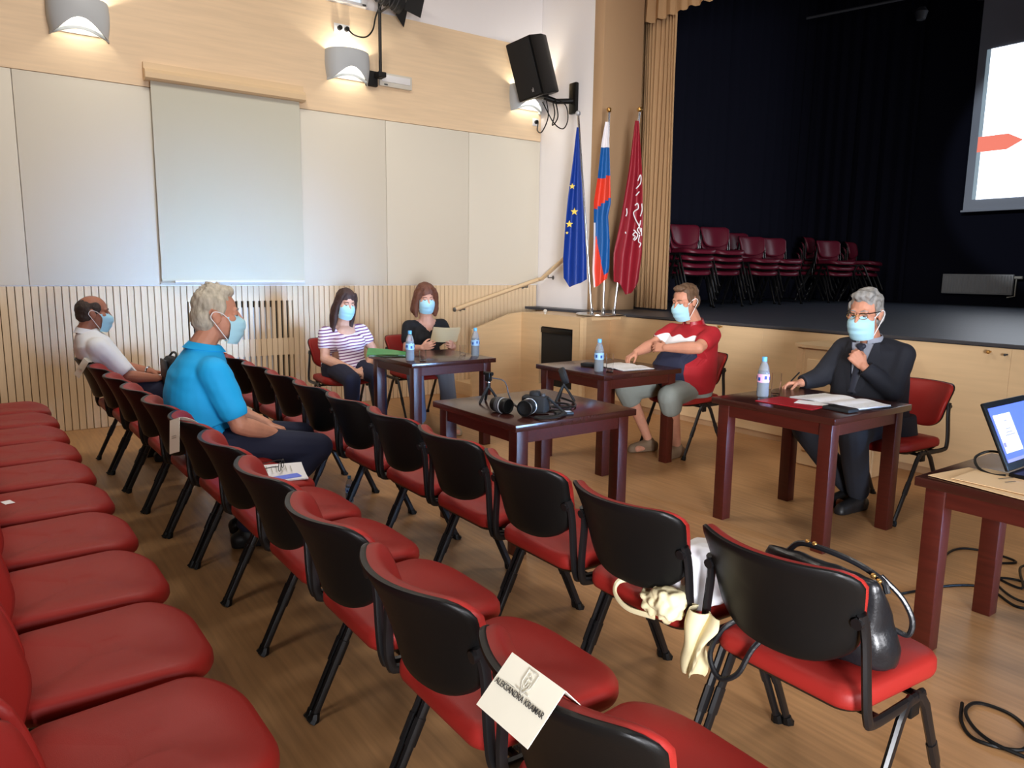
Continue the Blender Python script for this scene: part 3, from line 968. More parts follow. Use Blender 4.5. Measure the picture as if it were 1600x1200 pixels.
def superrect(a, b0, b1, rf, rr, n=10):
    """rounded seat outline: half width a, y from b0 (rear) to b1 (front), front and rear corner radii (x,y)"""
    out = []
    for (cx, cy, rx, ry, t0) in ((a - rf[0], b1 - rf[1], rf[0], rf[1], 0), (-a + rf[0], b1 - rf[1], rf[0], rf[1], 90), (-a + rr[0] + 0.02, b0 + rr[1], rr[0], rr[1], 180), (a - rr[0] - 0.02, b0 + rr[1], rr[0], rr[1], 270)):
        for k in range(n + 1):
            t = math.radians(t0 + 90 * k / n)
            out.append((cx + rx * math.cos(t), cy + ry * math.sin(t)))
    return out

def chair_meshes(red):
    """a stacking hall chair facing +Y: padded seat and back on a black tube frame"""
    t = thing('hall_chair', 'hall chair', 'chair')
    # seat cushion
    base = superrect(0.232, -0.215, 0.245, (0.17, 0.13), (0.06, 0.06))
    def ring(s, z, drop=0.0):
        out = []
        for x, y in base:
            fx_ = max(0.0, (y - 0.10) / 0.145)
            out.append(V((x * s, 0.015 + (y - 0.015) * s, z - drop * fx_ ** 2 + 0.012 * (abs(x) / 0.23) ** 2 * (1 if z > 0.45 else 0))))
        return out
    mb = MB()
    mb.rings([ring(0.93, 0.425, 0.012), ring(0.985, 0.430, 0.018), ring(1.0, 0.442, 0.022), ring(0.995, 0.456, 0.022), ring(0.965, 0.467, 0.018), ring(0.88, 0.474, 0.012), ring(0.55, 0.470, 0.006), ring(0.2, 0.467, 0.0)])
    mb.build('seat', red, t, smooth=60)
    mb = MB()
    mb.rings([ring(0.80, 0.405), ring(0.90, 0.412), ring(0.94, 0.4235, 0.010)])
    mb.build('seat_pan', M['black'], t, smooth=40)
    # back: outline in (s, q), q up along the leaning plane
    H = 0.285
    def bo(n=8):
        out = []
        W0, W1 = 0.200, 0.222
        for (cx, cy, rx, ry, t0) in ((W1 - 0.050, H - 0.042, 0.050, 0.042, 0), (-W1 + 0.050, H - 0.042, 0.050, 0.042, 90), (-W0 + 0.15, 0.105, 0.15, 0.105, 180), (W0 - 0.15, 0.105, 0.15, 0.105, 270)):
            for k in range(n + 1):
                a = math.radians(t0 + 90 * k / n)
                out.append((cx + rx * math.cos(a), cy + ry * math.sin(a)))
        # even spacing so that straight edges bend with the shell
        res = []
        Ls = [math.dist(out[i], out[(i + 1) % len(out)]) for i in range(len(out))]
        tot = sum(Ls)
        NP = 64
        i, acc = 0, 0.0
        for k in range(NP):
            d = tot * k / NP
            while acc + Ls[i] < d:
                acc += Ls[i]
                i += 1
            f = (d - acc) / max(Ls[i], 1e-9)
            a_, b_ = out[i], out[(i + 1) % len(out)]
            res.append((a_[0] + (b_[0] - a_[0]) * f, a_[1] + (b_[1] - a_[1]) * f))
        return res
    bout = bo()
    def bmap(s, q, off):
        y = -0.246 - 0.25 * q + 0.085 * (s / 0.22) ** 2 - 0.035 * (q / H) ** 3
        return V((s, y + off, 0.522 + 0.965 * q))
    def bring(k, off):
        return [bmap(s * k, H * 0.5 + (q - H * 0.5) * k, off) for s, q in bout]
    mb = MB()
    mb.rings([bring(0.99, 0.004), bring(0.995, 0.014), bring(0.985, 0.026), bring(0.95, 0.034), bring(0.85, 0.038), bring(0.7, 0.037), bring(0.5, 0.036), bring(0.3, 0.034), bring(0.1, 0.033)], cap0=False)
    mb.build('backrest', red, t, smooth=60)
    mb = MB()
    mb.rings([bring(0.97, 0.008), bring(1.0, 0.006), bring(1.008, 0.001), bring(1.0, -0.008), bring(0.96, -0.013), bring(0.8, -0.014), bring(0.6, -0.014), bring(0.4, -0.014), bring(0.2, -0.014), bring(0.08, -0.014)], cap0=False)
    sh = mb.build('back_shell', M['black'], t, smooth=60)
    for sx in (-1, 1):
        p = bmap(0.210 * sx, 0.155, -0.008)
        mb = MB()
        mb.tube([p + V((0, 0.01, 0)), p + V((0, -0.022, -0.004))], [0.016, 0.014], 10)
        mb.build('bolt', M['blackmetal'], sh)
    # uprights
    for sx in (-1, 1):
        pts = [(0.214 * sx, -0.228, 0.690), (0.220 * sx, -0.214, 0.63), (0.232 * sx, -0.212, 0.50), (0.236 * sx, -0.204, 0.435), (0.236 * sx, -0.180, 0.414), (0.236 * sx, -0.06, 0.410), (0.236 * sx, 0.06, 0.410)]
        MB().tube(spline(pts, 4), 0.0145, 8, flat=((1, 0, 0), 0.7)).build('back_upright', M['blackmetal'], t)
    # legs: each side an inverted V, front and rear legs
    for sx in (-1, 1):
        for sy, ft in ((1, 0.235), (-1, -0.225)):
            top = (0.236 * sx, 0.01 + 0.012 * sy, 0.415)
            pts = [top, (0.238 * sx, 0.01 + 0.035 * sy, 0.408), (0.239 * sx, 0.01 + 0.062 * sy, 0.375), (0.240 * sx, ft * 0.62 + 0.004, 0.205), (0.240 * sx, ft, 0.02)]
            mb = MB()
            mb.tube(pts, [0.0145, 0.015, 0.0155, 0.0145, 0.0135], 8, flat=((1, 0, 0), 0.72))
            q0, q1 = V(pts[2]) * 0.25 + V(pts[3]) * 0.75, V(pts[3]) * 0.85 + V(pts[4]) * 0.15
            mb.tube([q0, q1], 0.018, 8, flat=((1, 0, 0), 0.7))
            lg = mb.build('leg', M['blackmetal'], t)
            MB().tube([(0.240 * sx, ft - 0.004 * sy, 0.03), (0.240 * sx, ft, 0.012), (0.240 * sx, ft + 0.010 * sy, 0.0)], [0.015, 0.018, 0.021], 8).build('foot_cap', M['black'], lg)
    MB().tube([(-0.236, 0.05, 0.404), (0.236, 0.05, 0.404)], 0.010, 8).tube([(-0.236, -0.13, 0.404), (0.236, -0.13, 0.404)], 0.010, 8).build('crossbar', M['blackmetal'], t)
    MB().box((0.236, 0.02, 0.385), (0.012, 0.045, 0.05), 0.005).box((-0.236, 0.02, 0.385), (0.012, 0.045, 0.05), 0.005).build('link_bracket', M['black'], t, smooth=30)
    freeze_kids(t)
    return t

CH0 = chair_meshes(M['red'])
CH0_used = [False]
def place_chair(x, y, rot, label, group):
    if not CH0_used[0]:
        c = CH0
        CH0_used[0] = True
    else:
        c = copy_tree(CH0)
    c.location = (x, y, 0)
    c.rotation_euler = (0, 0, rot)
    tag(c, label, 'chair', group)
    return c

ORD = ['first', 'second', 'third', 'fourth', 'fifth', 'sixth', 'seventh', 'eighth', 'ninth', 'tenth', 'eleventh', 'twelfth']
ROW1 = [-1.02 - 0.505 * k for k in range(11)][::-1]          # front row, nearest the tables
ROW2 = [-5.955, -5.445, -4.92, -4.42, -3.92, -3.41, -2.91, -2.41, -1.90, -1.39, -0.88]
ROW3 = [-1.06 - 0.4935 * k for k in range(11)][::-1]
def y1(x):
    return 1.775
def y2(x):
    return 1.0 if x > -3.2 else 1.0 + (x + 3.2) * 0.045
def y3(x):
    return 0.205 + (x + 1.5) * 0.022
SPECIAL1 = {10: 'red hall chair with the black handbag on it, last of the front row', 9: 'red hall chair holding the white bag and cream cloth, front row', 6: 'seventh red chair of the front row from the slatted wall, leaflet on its seat'}
for i, x in enumerate(ROW1):
    place_chair(x, y1(x) + (0.018 if i == 10 else 0), 0, SPECIAL1.get(i, '%s red chair of the front row counted from the slatted wall' % ORD[i]), 'chairs of the front row')
SPECIAL2 = {0: 'red chair under the man in the white shirt, a pale name slip on its back', 4: 'red chair under the man in the turquoise polo, middle row', 5: 'red chair beside the turquoise polo man with papers and spectacles on its seat', 3: 'fourth red chair of the middle row from the wall, left of the turquoise polo man', 10: 'red chair with the large printed name card over its back'}
for i, x in enumerate(ROW2):
    place_chair(x, y2(x), math.radians(1.0 if x < -3 else 0), SPECIAL2.get(i, '%s red chair of the middle row counted from the slatted wall' % ORD[i]), 'chairs of the middle row')
for i, x in enumerate(ROW3):
    place_chair(x, y3(x), math.radians(0.8), '%s red chair of the rear row counted from the slatted wall' % ORD[i] if i < 10 else 'last red chair of the rear row, only its back edge in view', 'chairs of the rear row')
place_chair(-6.36, 2.66, -PI / 2, 'red chair by the wall under the woman in the striped top', 'chairs at the tables')
place_chair(-6.30, 3.41, -PI / 2, 'red chair by the wall under the woman in the black top', 'chairs at the tables')
place_chair(-3.99, 4.60, PI, 'red chair under the man in the red polo behind his table', 'chairs at the tables')
place_chair(-2.25, 4.50, math.radians(172), 'red chair under the man in the dark suit behind his table', 'chairs at the tables')

# maroon chairs stacked in the dark on the stage
CM = chair_meshes(M['maroon'])
first_m = [True]
STACKS = [(-6.48, 7.46, 4, -106, 0.0), (-6.57, 8.16, 4, -108, 0.0), (-7.33, 9.62, 4, -104, 0.0), (-6.70, 9.18, 3, -108, 0.0), (-6.72, 9.74, 3, -106, 0.0), (-7.28, 11.58, 4, -76, 0.0), (-6.62, 11.02, 3, -110, 0.0), (-6.62, 11.80, 3, -78, 0.0)]
for si, (x, y, n, deg, dz) in enumerate(STACKS):
    a = math.radians(deg)
    for k in range(n):
        if first_m[0]:
            c = CM
            first_m[0] = False
        else:
            c = copy_tree(CM)
        f = V((-math.sin(a), math.cos(a), 0))
        p = V((x, y, ZS + 0.088 * k)) + f * (0.03 * k)
        c.location = p
        c.rotation_euler = (0, 0, a)
        lv = 'bottom' if k == 0 else ('top' if k == n - 1 else '%s from bottom' % ORD[k])
        tag(c, 'maroon chair on stage, %s of the %s stack from the curtain' % (lv, ORD[si]), 'chair', 'stacked chairs on the stage')

# ------------------------------------------------------------------ tables
def table(x0, x1, yf, yb, top, label, leg_in=0.03):
    cx, cy = (x0 + x1) / 2, (yf + yb) / 2
    t = thing('wooden_table', label, 'table', (cx, cy, 0), 0, 'dark red wooden tables')
    W, D = x1 - x0, yb - yf
    MB().box((0, 0, top - 0.018), (W, D, 0.036), 0.004).build('table_top', M['tabletop'], t, smooth=30)
    lw = 0.072
    for sx in (-1, 1):
        for sy in (-1, 1):
            mb = MB()
            mb.box((sx * (W / 2 - leg_in - lw / 2), sy * (D / 2 - leg_in - lw / 2), (top - 0.036) / 2), (lw, lw, top - 0.036), 0.004)
            mb.build('leg', M['table'], t, smooth=30)
    for sy in (-1, 1):
        MB().box((0, sy * (D / 2 - leg_in - 0.02), top - 0.036 - 0.035), (W - 2 * leg_in - 2 * lw, 0.024, 0.07), 0.002).build('apron', M['table'], t, smooth=0)
    for sx in (-1, 1):
        MB().box((sx * (W / 2 - leg_in - 0.02), 0, top - 0.036 - 0.035), (0.024, D - 2 * leg_in - 2 * lw, 0.07), 0.002).build('apron', M['table'], t, smooth=0)
    return t
TW = table(-5.76, -4.98, 2.65, 3.43, 0.73, 'dark red wooden table of the two women with a green folder')
TR = table(-4.51, -3.73, 3.48, 4.27, 0.73, 'dark red wooden table in front of the man in the red polo')
TS = table(-2.77, -1.995, 3.44, 4.215, 0.73, 'dark red wooden table in front of the man in the dark suit')
TC = table(-3.68, -2.86, 2.09, 2.92, 0.695, 'dark red wooden table in the middle holding the camera and tripods')
TL = table(-1.315, -0.45, 2.85, 3.52, 0.69, 'dark red wooden table at the right edge under the laptop')
s = MB().tube([(0.353, -0.30, 0.61), (0.3555, -0.30, 0.61)], 0.012, 10).build('screw_cap', M['chrome'], TC)
def bottle(x, y, z, label, lab, group, h=0.235):
    t = thing('water_bottle', label, 'bottle', (x, y, z), random.uniform(0, 6), group)
    k = h / 0.235
    r = 0.034 * k
    prof = [(0.0, 0.0), (r * 0.85, 0.0), (r, 0.008), (r, 0.05), (r * 0.95, 0.06), (r, 0.07), (r, 0.135), (r * 0.96, 0.145), (r * 0.9, 0.165), (r * 0.6, 0.195), (r * 0.40, 0.207), (r * 0.38, 0.216), (0.0, 0.216)]
    MB().lathe([(a, b * k) for a, b in prof], 20).build('bottle_body', M['pet'], t)
    MB().lathe([(0.0, 0.004 * k), (r * 0.82, 0.004 * k), (r * 0.94, 0.012 * k), (r * 0.94, 0.150 * k), (0.0, 0.150 * k)], 18).build('water', M['water'], t)
    MB().lathe([(r * 1.015, 0.088 * k), (r * 1.02, 0.09 * k), (r * 1.02, 0.134 * k), (r * 1.015, 0.136 * k)], 20).build('label_band', lab, t)
    mb = MB()
    for a in range(6):
        th = a * 1.05
        c = V((math.cos(th), math.sin(th), 0)) * r * 1.025
        mb.box(c + V((0, 0, 0.112 * k + 0.008 * math.sin(a * 3))), (0.004, 0.014 * k, 0.020 * k), rot=Matrix.Rotation(th, 3, 'Z'))
    mb.build('label_print', M['labeldark'], t, smooth=0)
    MB().lathe([(r * 0.44, 0.210 * k), (r * 0.44, 0.234 * k), (r * 0.40, 0.236 * k), (0.0, 0.236 * k)], 16).build('cap', M['capblue'], t)
    return t
def tumbler(x, y, z, label, h=0.115, r=0.028):
    t = thing('drinking_glass', label, 'glass', (x, y, z), 0, 'drinking glasses on the tables')
    MB().lathe([(0, 0), (r * 0.92, 0), (r * 0.93, 0.004), (r, h), (r - 0.002, h), (r * 0.86, 0.012), (0, 0.012)], 22).build('glass_wall', M['glass'], t)
    return t
G = 'water bottles on the tables'
bottle(-5.18, 2.74, 0.73, 'water bottle on the women\'s table at its front corner', M['labelblue'], G)
tumbler(-5.10, 2.81, 0.73, 'drinking glass beside the front bottle on the women\'s table', 0.09)
bottle(-5.19, 3.36, 0.73, 'water bottle on the women\'s table at its stage-side corner', M['labelblue'], G)
tumbler(-5.26, 3.28, 0.73, 'drinking glass beside the stage-side bottle on the women\'s table', 0.09)
bottle(-3.93, 3.61, 0.73, 'water bottle in front of the man in the red polo', M['labelblue'], G)
tumbler(-3.86, 3.65, 0.73, 'tall drinking glass beside the red polo man\'s water bottle', 0.135)
bottle(-2.61, 3.70, 0.73, 'pink-labelled water bottle on the suited man\'s table', M['labelpink'], G)
tumbler(-2.59, 3.80, 0.73, 'tall drinking glass beside the pink-labelled bottle', 0.135)
bt = bottle(-4.20, 1.79, 0.0, 'small clear bottle standing on the floor between front row chair legs', M['labelblue'], 'bottle on the floor', 0.17)

# green folder, envelopes, papers
def sheet_stack(name, label, cat, loc, rz, w, h, m, n=1, th=0.0012, curl=0.0, parent=None, kid='sheet'):
    t = thing(name, label, cat, loc, rz)
    for k in range(n):
        def fn(u, v):
            return ((u - 0.5) * w, (v - 0.5) * h, 0.001 + k * (th + 0.0012) + curl * (2 * u - 1) ** 2)
        mb = MB()
        mb.sheet(fn, 10, 4, th=-th)
        mb.build(kid, m, t, smooth=0)
    return t
gf = thing('green_folder', 'bright green plastic folder on the corner of the women\'s table', 'folder', (-5.58, 2.74, 0.731), math.radians(62))
for k, (a, b) in enumerate(((0.0, 0.0), (0.012, 0.035))):
    mb = MB()
    mb.sheet(lambda u, v: ((u - 0.5) * 0.33, (v - 0.5) * 0.24, 0.003 + a + b * (1 - u) * v + 0.006 * math.sin(u * 3.1)), 8, 6, th=0.0015)
    mb.build('cover', M['green'], gf, smooth=60)
MB().box((0.0, 0.0, 0.0055), (0.29, 0.20, 0.003)).build('papers', M['paper'], gf, smooth=0)

op = thing('open_papers', 'open white document lying in front of the man in the red polo', 'papers', (-4.02, 3.93, 0.731), math.radians(-6))
for sx in (-1, 1):
    for k in range(2):
        mb = MB()
        mb.sheet(lambda u, v: (sx * (0.002 + 0.20 * u), (v - 0.5) * 0.29, 0.002 + 0.0025 * k + 0.010 * math.sin(PI * min(1, u * 1.3)) * (1 - u)), 10, 3, th=-0.001)
        mb.build('page', M['paper'], op, smooth=60)
    for r in range(12):
        MB().box((sx * 0.105, 0.11 - r * 0.019, 0.0105), (0.13 + 0.02 * (r % 3), 0.003, 0.0004)).build('text_line', M['greyink'], op, smooth=0)
sm = thing('wallet', 'dark wallet on the far side of the red polo man\'s table', 'wallet', (-4.17, 3.75, 0.731), 0.3)
MB().box((0, 0, 0.012), (0.14, 0.09, 0.024), 0.006).build('case', M['blackmatte'], sm, smooth=30)
MB().box((0, 0, 0.025), (0.10, 0.06, 0.003), 0.001).build('flap', M['darkgrey'], sm, smooth=0)

rf = thing('red_folder', 'glossy red folder lying on the suited man\'s table', 'folder', (-2.37, 3.66, 0.731), math.radians(3))
MB().box((0, 0, 0.003), (0.34, 0.25, 0.004), 0.001).build('cover', M['redfolder'], rf, smooth=0)
wp = sheet_stack('paper_slip', 'small white sheet on the red folder', 'paper', (-2.30, 3.72, 0.737), math.radians(20), 0.17, 0.11, M['paper'], 1)
nbk = thing('open_notebook', 'open white notebook in front of the man in the suit', 'notebook', (-2.25, 3.90, 0.731), math.radians(-8))
for sx in (-1, 1):
    MB().box((sx * 0.115, 0, 0.002), (0.23, 0.31, 0.003), 0.001).build('cover', M['blackmatte'], nbk, smooth=0)
    for k in range(3):
        mb = MB()
        mb.sheet(lambda u, v: (sx * (0.002 + 0.215 * u), (v - 0.5) * 0.295, 0.005 + 0.003 * k + 0.014 * math.sin(PI * min(1, u * 1.2)) * (1 - u)), 10, 3, th=-0.001)
        mb.build('page', M['paper'], nbk, smooth=60)
    for r in range(14):
        MB().box((sx * 0.115, 0.12 - r * 0.018, 0.0165), (0.15 + 0.015 * (r % 3), 0.0025, 0.0004)).build('text_line', M['greyink'], nbk, smooth=0)
ph = thing('phone_case', 'black phone case on the near edge of the suited man\'s table', 'phone', (-2.11, 3.68, 0.731), math.radians(-5))
MB().box((0, 0, 0.010), (0.16, 0.09, 0.018), 0.006).build('case', M['blackmatte'], ph, smooth=30)
MB().box((0, 0, 0.0195), (0.14, 0.075, 0.002), 0.0006).build('cover_flap', M['black'], ph, smooth=0)

# central table: two mini tripods, camera with strap, cable, small player
def minitripod(x, y, label, head_dir):
    t = thing('mini_tripod', label, 'tripod', (x, y, 0.695), head_dir, 'mini tripods on the middle table')
    for k in range(3):
        a = k * 2 * PI / 3 + 0.4
        f = V((math.cos(a) * 0.065, math.sin(a) * 0.065, 0.0))
        mb = MB()
        mb.tube([V((0, 0, 0.098)), f * 0.5 + V((0, 0, 0.055)), f + V((0, 0, 0.006))], [0.007, 0.0075, 0.008], 8)
        mb.ball(f + V((0, 0, 0.007)), 0.008, 8)
        mb.build('leg', M['blackmatte'], t)
    MB().tube([(0, 0, 0.09), (0, 0, 0.125)], 0.011, 10).build('hub', M['black'], t)
    MB().ball((0, 0, 0.118), 0.012, 8).build('ball_joint', M['chrome'], t)
    return t
t1 = minitripod(-3.46, 2.33, 'black mini tripod on the middle table near the women, slim recorder on top', 0.3)
MB().box((0.0, 0.0, 0.150), (0.035, 0.03, 0.05), 0.006).build('head', M['black'], t1, smooth=30)
MB().tube([(-0.03, 0, 0.168), (0.03, 0, 0.168)], 0.011, 10).build('clamp', M['black'], t1)
t2 = minitripod(-3.27, 2.73, 'black mini tripod on the middle table with a round black lamp head', 2.4)
MB().lathe([(0, -0.018), (0.042, -0.018), (0.050, -0.006), (0.050, 0.012), (0.044, 0.018), (0, 0.016)], 20, Matrix.Translation(V((0, 0, 0.150))) @ Matrix.Rotation(1.2, 4, 'X')).build('head', M['blackmatte'], t2)

cm = thing('camera', 'black digital camera lying with its lens and strap on the middle table', 'camera', (-3.06, 2.36, 0.695), math.radians(35))
MB().box((0, 0, 0.052), (0.135, 0.065, 0.092), 0.014, seg=3).box((0.0, 0, 0.105), (0.055, 0.05, 0.035), 0.012).box((0.052, 0.012, 0.05), (0.038, 0.075, 0.085), 0.014, seg=3).build('camera_body', M['blackmatte'], cm, smooth=40)
Tl = Matrix.Translation(V((-0.01, -0.035, 0.05))) @ Matrix.Rotation(PI / 2, 4, 'X')
MB().lathe([(0.0, 0.0), (0.038, 0.0), (0.040, 0.02), (0.040, 0.075), (0.043, 0.08), (0.043, 0.108), (0.037, 0.11), (0.034, 0.098), (0, 0.094)], 22, Tl).build('lens', M['black'], cm)
MB().lathe([(0.0405, 0.026), (0.0425, 0.028), (0.0425, 0.034), (0.0405, 0.036)], 22, Tl).build('focus_ring', M['silver'], cm)
MB().lathe([(0, 0), (0.012, 0), (0.012, 0.012), (0, 0.012)], 14, Matrix.Translation(V((0.045, 0, 0.098)))).build('mode_dial', M['darkgrey'], cm)
MB().tube(spline([(0.07, 0, 0.09), (0.13, 0.03, 0.03), (0.17, -0.02, 0.012), (0.12, -0.10, 0.012), (0.05, -0.14, 0.010), (0.10, -0.17, 0.012), (0.16, -0.10, 0.016), (0.14, 0.06, 0.012), (0.0, 0.09, 0.012), (-0.07, 0.03, 0.08)], 6), 0.011, 6, flat=((0, 0, 1), 0.55)).build('strap', M['blackmatte'], cm)
ln = thing('spare_lens', 'black camera lens lying on its side beside the camera', 'lens', (-3.17, 2.22, 0.737), math.radians(10))
MB().lathe([(0, -0.055), (0.036, -0.055), (0.040, -0.045), (0.040, 0.02), (0.042, 0.024), (0.042, 0.05), (0.038, 0.055), (0.034, 0.045), (0, 0.042)], 22, Matrix.Rotation(PI / 2, 4, 'Y')).build('barrel', M['black'], ln)
MB().lathe([(0.0405, -0.02), (0.043, -0.018), (0.043, 0.0), (0.0405, 0.002)], 22, Matrix.Rotation(PI / 2, 4, 'Y')).build('grip_ring', M['darkgrey'], ln)
MB().lathe([(0.0405, 0.010), (0.0425, 0.011), (0.0425, 0.015), (0.0405, 0.016)], 22, Matrix.Rotation(PI / 2, 4, 'Y')).build('silver_ring', M['silver'], ln)
pr_ = thing('pocket_recorder', 'small silver and black recorder beside the camera', 'recorder', (-2.95, 2.47, 0.695), math.radians(70))
MB().box((0, 0, 0.009), (0.10, 0.045, 0.018), 0.006).build('case', M['black'], pr_, smooth=30)
MB().box((0.02, 0, 0.019), (0.035, 0.03, 0.003), 0.001).build('display', M['silver'], pr_, smooth=0)
tag(MB().tube(spline([(-3.06, 2.44, 0.703), (-3.02, 2.56, 0.703), (-3.14, 2.66, 0.703), (-3.22, 2.60, 0.705), (-3.10, 2.52, 0.707), (-3.05, 2.62, 0.707), (-3.16, 2.72, 0.703), (-3.25, 2.70, 0.72)], 8), 0.006, 6).build('audio_cable', M['black']), 'coiled black cable between the camera and the round-headed tripod', 'cable')
tag(MB().tube(spline([(-3.45, 2.345, 0.84), (-3.40, 2.40, 0.82), (-3.38, 2.42, 0.74), (-3.34, 2.42, 0.702), (-3.22, 2.38, 0.702), (-3.12, 2.40, 0.705)], 8), 0.0035, 6).build('thin_cable', M['darkgrey']), 'thin dark cable from the slim-headed tripod to the camera', 'cable')

# laptop table
lt = thing('laptop', 'open black laptop with a blue screen on the right-hand table', 'laptop', (-0.985, 3.30, 0.691), math.radians(90))
RL = Matrix.Rotation(math.radians(-25), 3, 'X')
mb = MB()
mb.box((0, -0.02, 0.014), (0.39, 0.26, 0.024), 0.006)
mb.build('keyboard_base', M['black'], lt, smooth=30)
for r in range(5):
    for c in range(13):
        pass
MB().box((0, 0.01, 0.027), (0.34, 0.12, 0.003), 0.001).build('keyboard', M['darkgrey'], lt, smooth=0)
MB().box((0, -0.10, 0.027), (0.09, 0.05, 0.002)).build('touchpad', M['silver'], lt, smooth=0)
def LP(p):
    return V((0, 0.115, 0.026)) + RL @ V(p)
lid = MB()
lid.box(LP((0, 0, 0.135)), (0.39, 0.014, 0.27), 0.006, rot=RL)
lid = lid.build('screen_lid', M['black'], lt, smooth=30)
MB().box(LP((0, -0.0078, 0.138)), (0.352, 0.002, 0.215), rot=RL).build('display', M['lcdblue'], lid, smooth=0)
MB().box(LP((-0.085, -0.0092, 0.140)), (0.150, 0.002, 0.150), rot=RL).build('page_window', M['lcdwhite'], lid, smooth=0)
mb = MB()
for zz, ww in ((0.155, 0.04), (0.142, 0.055), (0.131, 0.085), (0.187, 0.025)):
    mb.box(LP((-0.075, -0.0106, zz)), (ww, 0.001, 0.004), rot=RL)
mb.box(LP((-0.150, -0.0106, 0.098)), (0.02, 0.001, 0.018), rot=RL)
mb.build('page_text', M['lcdtext'], lid, smooth=0)
MB().box(LP((0, -0.0092, 0.036)), (0.352, 0.001, 0.012), rot=RL).build('taskbar', M['lcdtext'], lid, smooth=0)
tag(MB().tube(spline([(-1.10, 3.10, 0.705), (-1.14, 3.09, 0.70), (-1.20, 3.11, 0.71), (-1.23, 3.15, 0.74), (-1.20, 3.19, 0.765), (-1.15, 3.21, 0.76), (-1.11, 3.24, 0.72)], 8), 0.005, 8).build('laptop_cable', M['black']), 'black cable curling beside the laptop screen', 'cable')
for i, (x, y, rz, lb_) in enumerate(((-1.02, 2.985, -8, 'lower buff envelope under another on the laptop table'), (-0.955, 3.03, 0, 'upper buff envelope with printed lines on the laptop table'))):
    e = thing('buff_envelope', lb_, 'envelope', (x, y, 0.691 + 0.005 * i), math.radians(rz), 'buff envelopes')
    mb = MB()
    mb.sheet(lambda u, v: ((u - 0.5) * 0.50, (v - 0.5) * 0.26, 0.0025 + 0.003 * math.sin(u * 5 + i) ** 2 * (0.3 + v * 0.5)), 12, 5, th=-0.0018)
    mb.build('envelope_body', M['buff'], e, smooth=60)
    if i:
        for (xx, yy, ww) in ((-0.13, 0.03, 0.07), (-0.10, -0.01, 0.05), (0.02, 0.03, 0.08), (0.03, 0.0, 0.05), (0.13, 0.02, 0.12), (0.14, 0.0, 0.11), (0.13, -0.02, 0.13)):
            MB().box((xx, yy, 0.0085), (0.005, ww, 0.0005), rot=Matrix.Rotation(-0.35, 3, 'Z')).build('printed_line', M['ink'], e, smooth=0)
wsl = sheet_stack('white_sheet', 'white sheet sticking out from under the envelopes', 'paper', (-0.80, 2.915, 0.6905), math.radians(-3), 0.28, 0.09, M['paper'], 1)
wsl.location.z = 0.6904
for i, pts in enumerate(([(-0.98, 2.62, 0.006), (-0.93, 2.50, 0.006), (-0.86, 2.44, 0.006), (-0.76, 2.50, 0.006), (-0.78, 2.62, 0.006), (-0.86, 2.685, 0.006), (-0.95, 2.66, 0.008), (-0.94, 2.55, 0.014), (-0.84, 2.46, 0.014), (-0.70, 2.48, 0.006), (-0.45, 2.55, 0.006)],
                         [(-1.55, 3.30, 0.006), (-1.45, 3.62, 0.006), (-1.34, 3.72, 0.006), (-1.18, 3.62, 0.006), (-1.12, 3.75, 0.006), (-1.26, 3.95, 0.006), (-1.36, 3.85, 0.014), (-1.20, 3.68, 0.014), (-1.02, 3.80, 0.008), (-0.8, 3.9, 0.006)],
                         [(-1.60, 3.75, 0.006), (-1.66, 4.10, 0.006), (-1.58, 4.22, 0.006), (-1.40, 4.20, 0.006), (-1.48, 4.0, 0.006), (-1.25, 3.85, 0.008), (-1.35, 4.15, 0.014), (-1.15, 4.3, 0.006), (-0.9, 4.2, 0.006)])):
    tag(MB().tube(spline(pts, 10), 0.006, 7).build('floor_cable', M['black']), ['black cable looped on the floor beside the chair with the handbag', 'black cable tangled on the floor under the laptop table', 'black cable curving on the floor behind the laptop table legs'][i], 'cable')

# things left on chairs
yr = y1(ROW1[10]) + 0.018
hb = thing('handbag', 'black leather handbag leaning inside the last chair of the front row', 'bag', (ROW1[10] + 0.02, yr - 0.05, 0.476))
b = Body()
b.loft([(0.01, 0.01, 0.015, 0.180, 0.085), (0.01, 0.01, 0.06, 0.188, 0.095), (0.0, -0.01, 0.15, 0.175, 0.07), (0.0, -0.035, 0.225, 0.165, 0.035), (0.0, -0.04, 0.245, 0.150, 0.02)])
b.build('bag_body', M['leatherbag'], hb, 0.010, 4, (0.006, 14, (1, 1, 1)))
MB().tube(spline([(-0.10, -0.03, 0.235), (-0.06, -0.02, 0.268), (0.06, -0.01, 0.262), (0.14, 0.0, 0.235), (0.16, 0.0, 0.205)], 6), 0.008, 8).build('handle', M['leatherbag'], hb)
MB().tube(spline([(0.13, 0.02, 0.235), (0.175, 0.04, 0.19), (0.200, 0.05, 0.14), (0.197, 0.045, 0.10), (0.165, 0.035, 0.105)], 6), 0.007, 8).build('strap', M['leatherbag'], hb)
MB().tube(spline([(-0.14, -0.06, 0.05), (-0.20, -0.13, 0.01), (-0.20, -0.20, -0.05), (-0.16, -0.21, -0.10), (-0.11, -0.20, -0.07), (-0.09, -0.17, 0.0), (-0.07, -0.11, 0.05)], 6), 0.0075, 8).build('hanging_strap', M['leatherbag'], hb)
for px_, pz_ in ((-0.05, 0.275), (-0.03, 0.275), (0.13, 0.245), (0.145, 0.236)):
    MB().ball((px_, -0.018, pz_), 0.007, 8).build('rivet', M['brass'], hb)

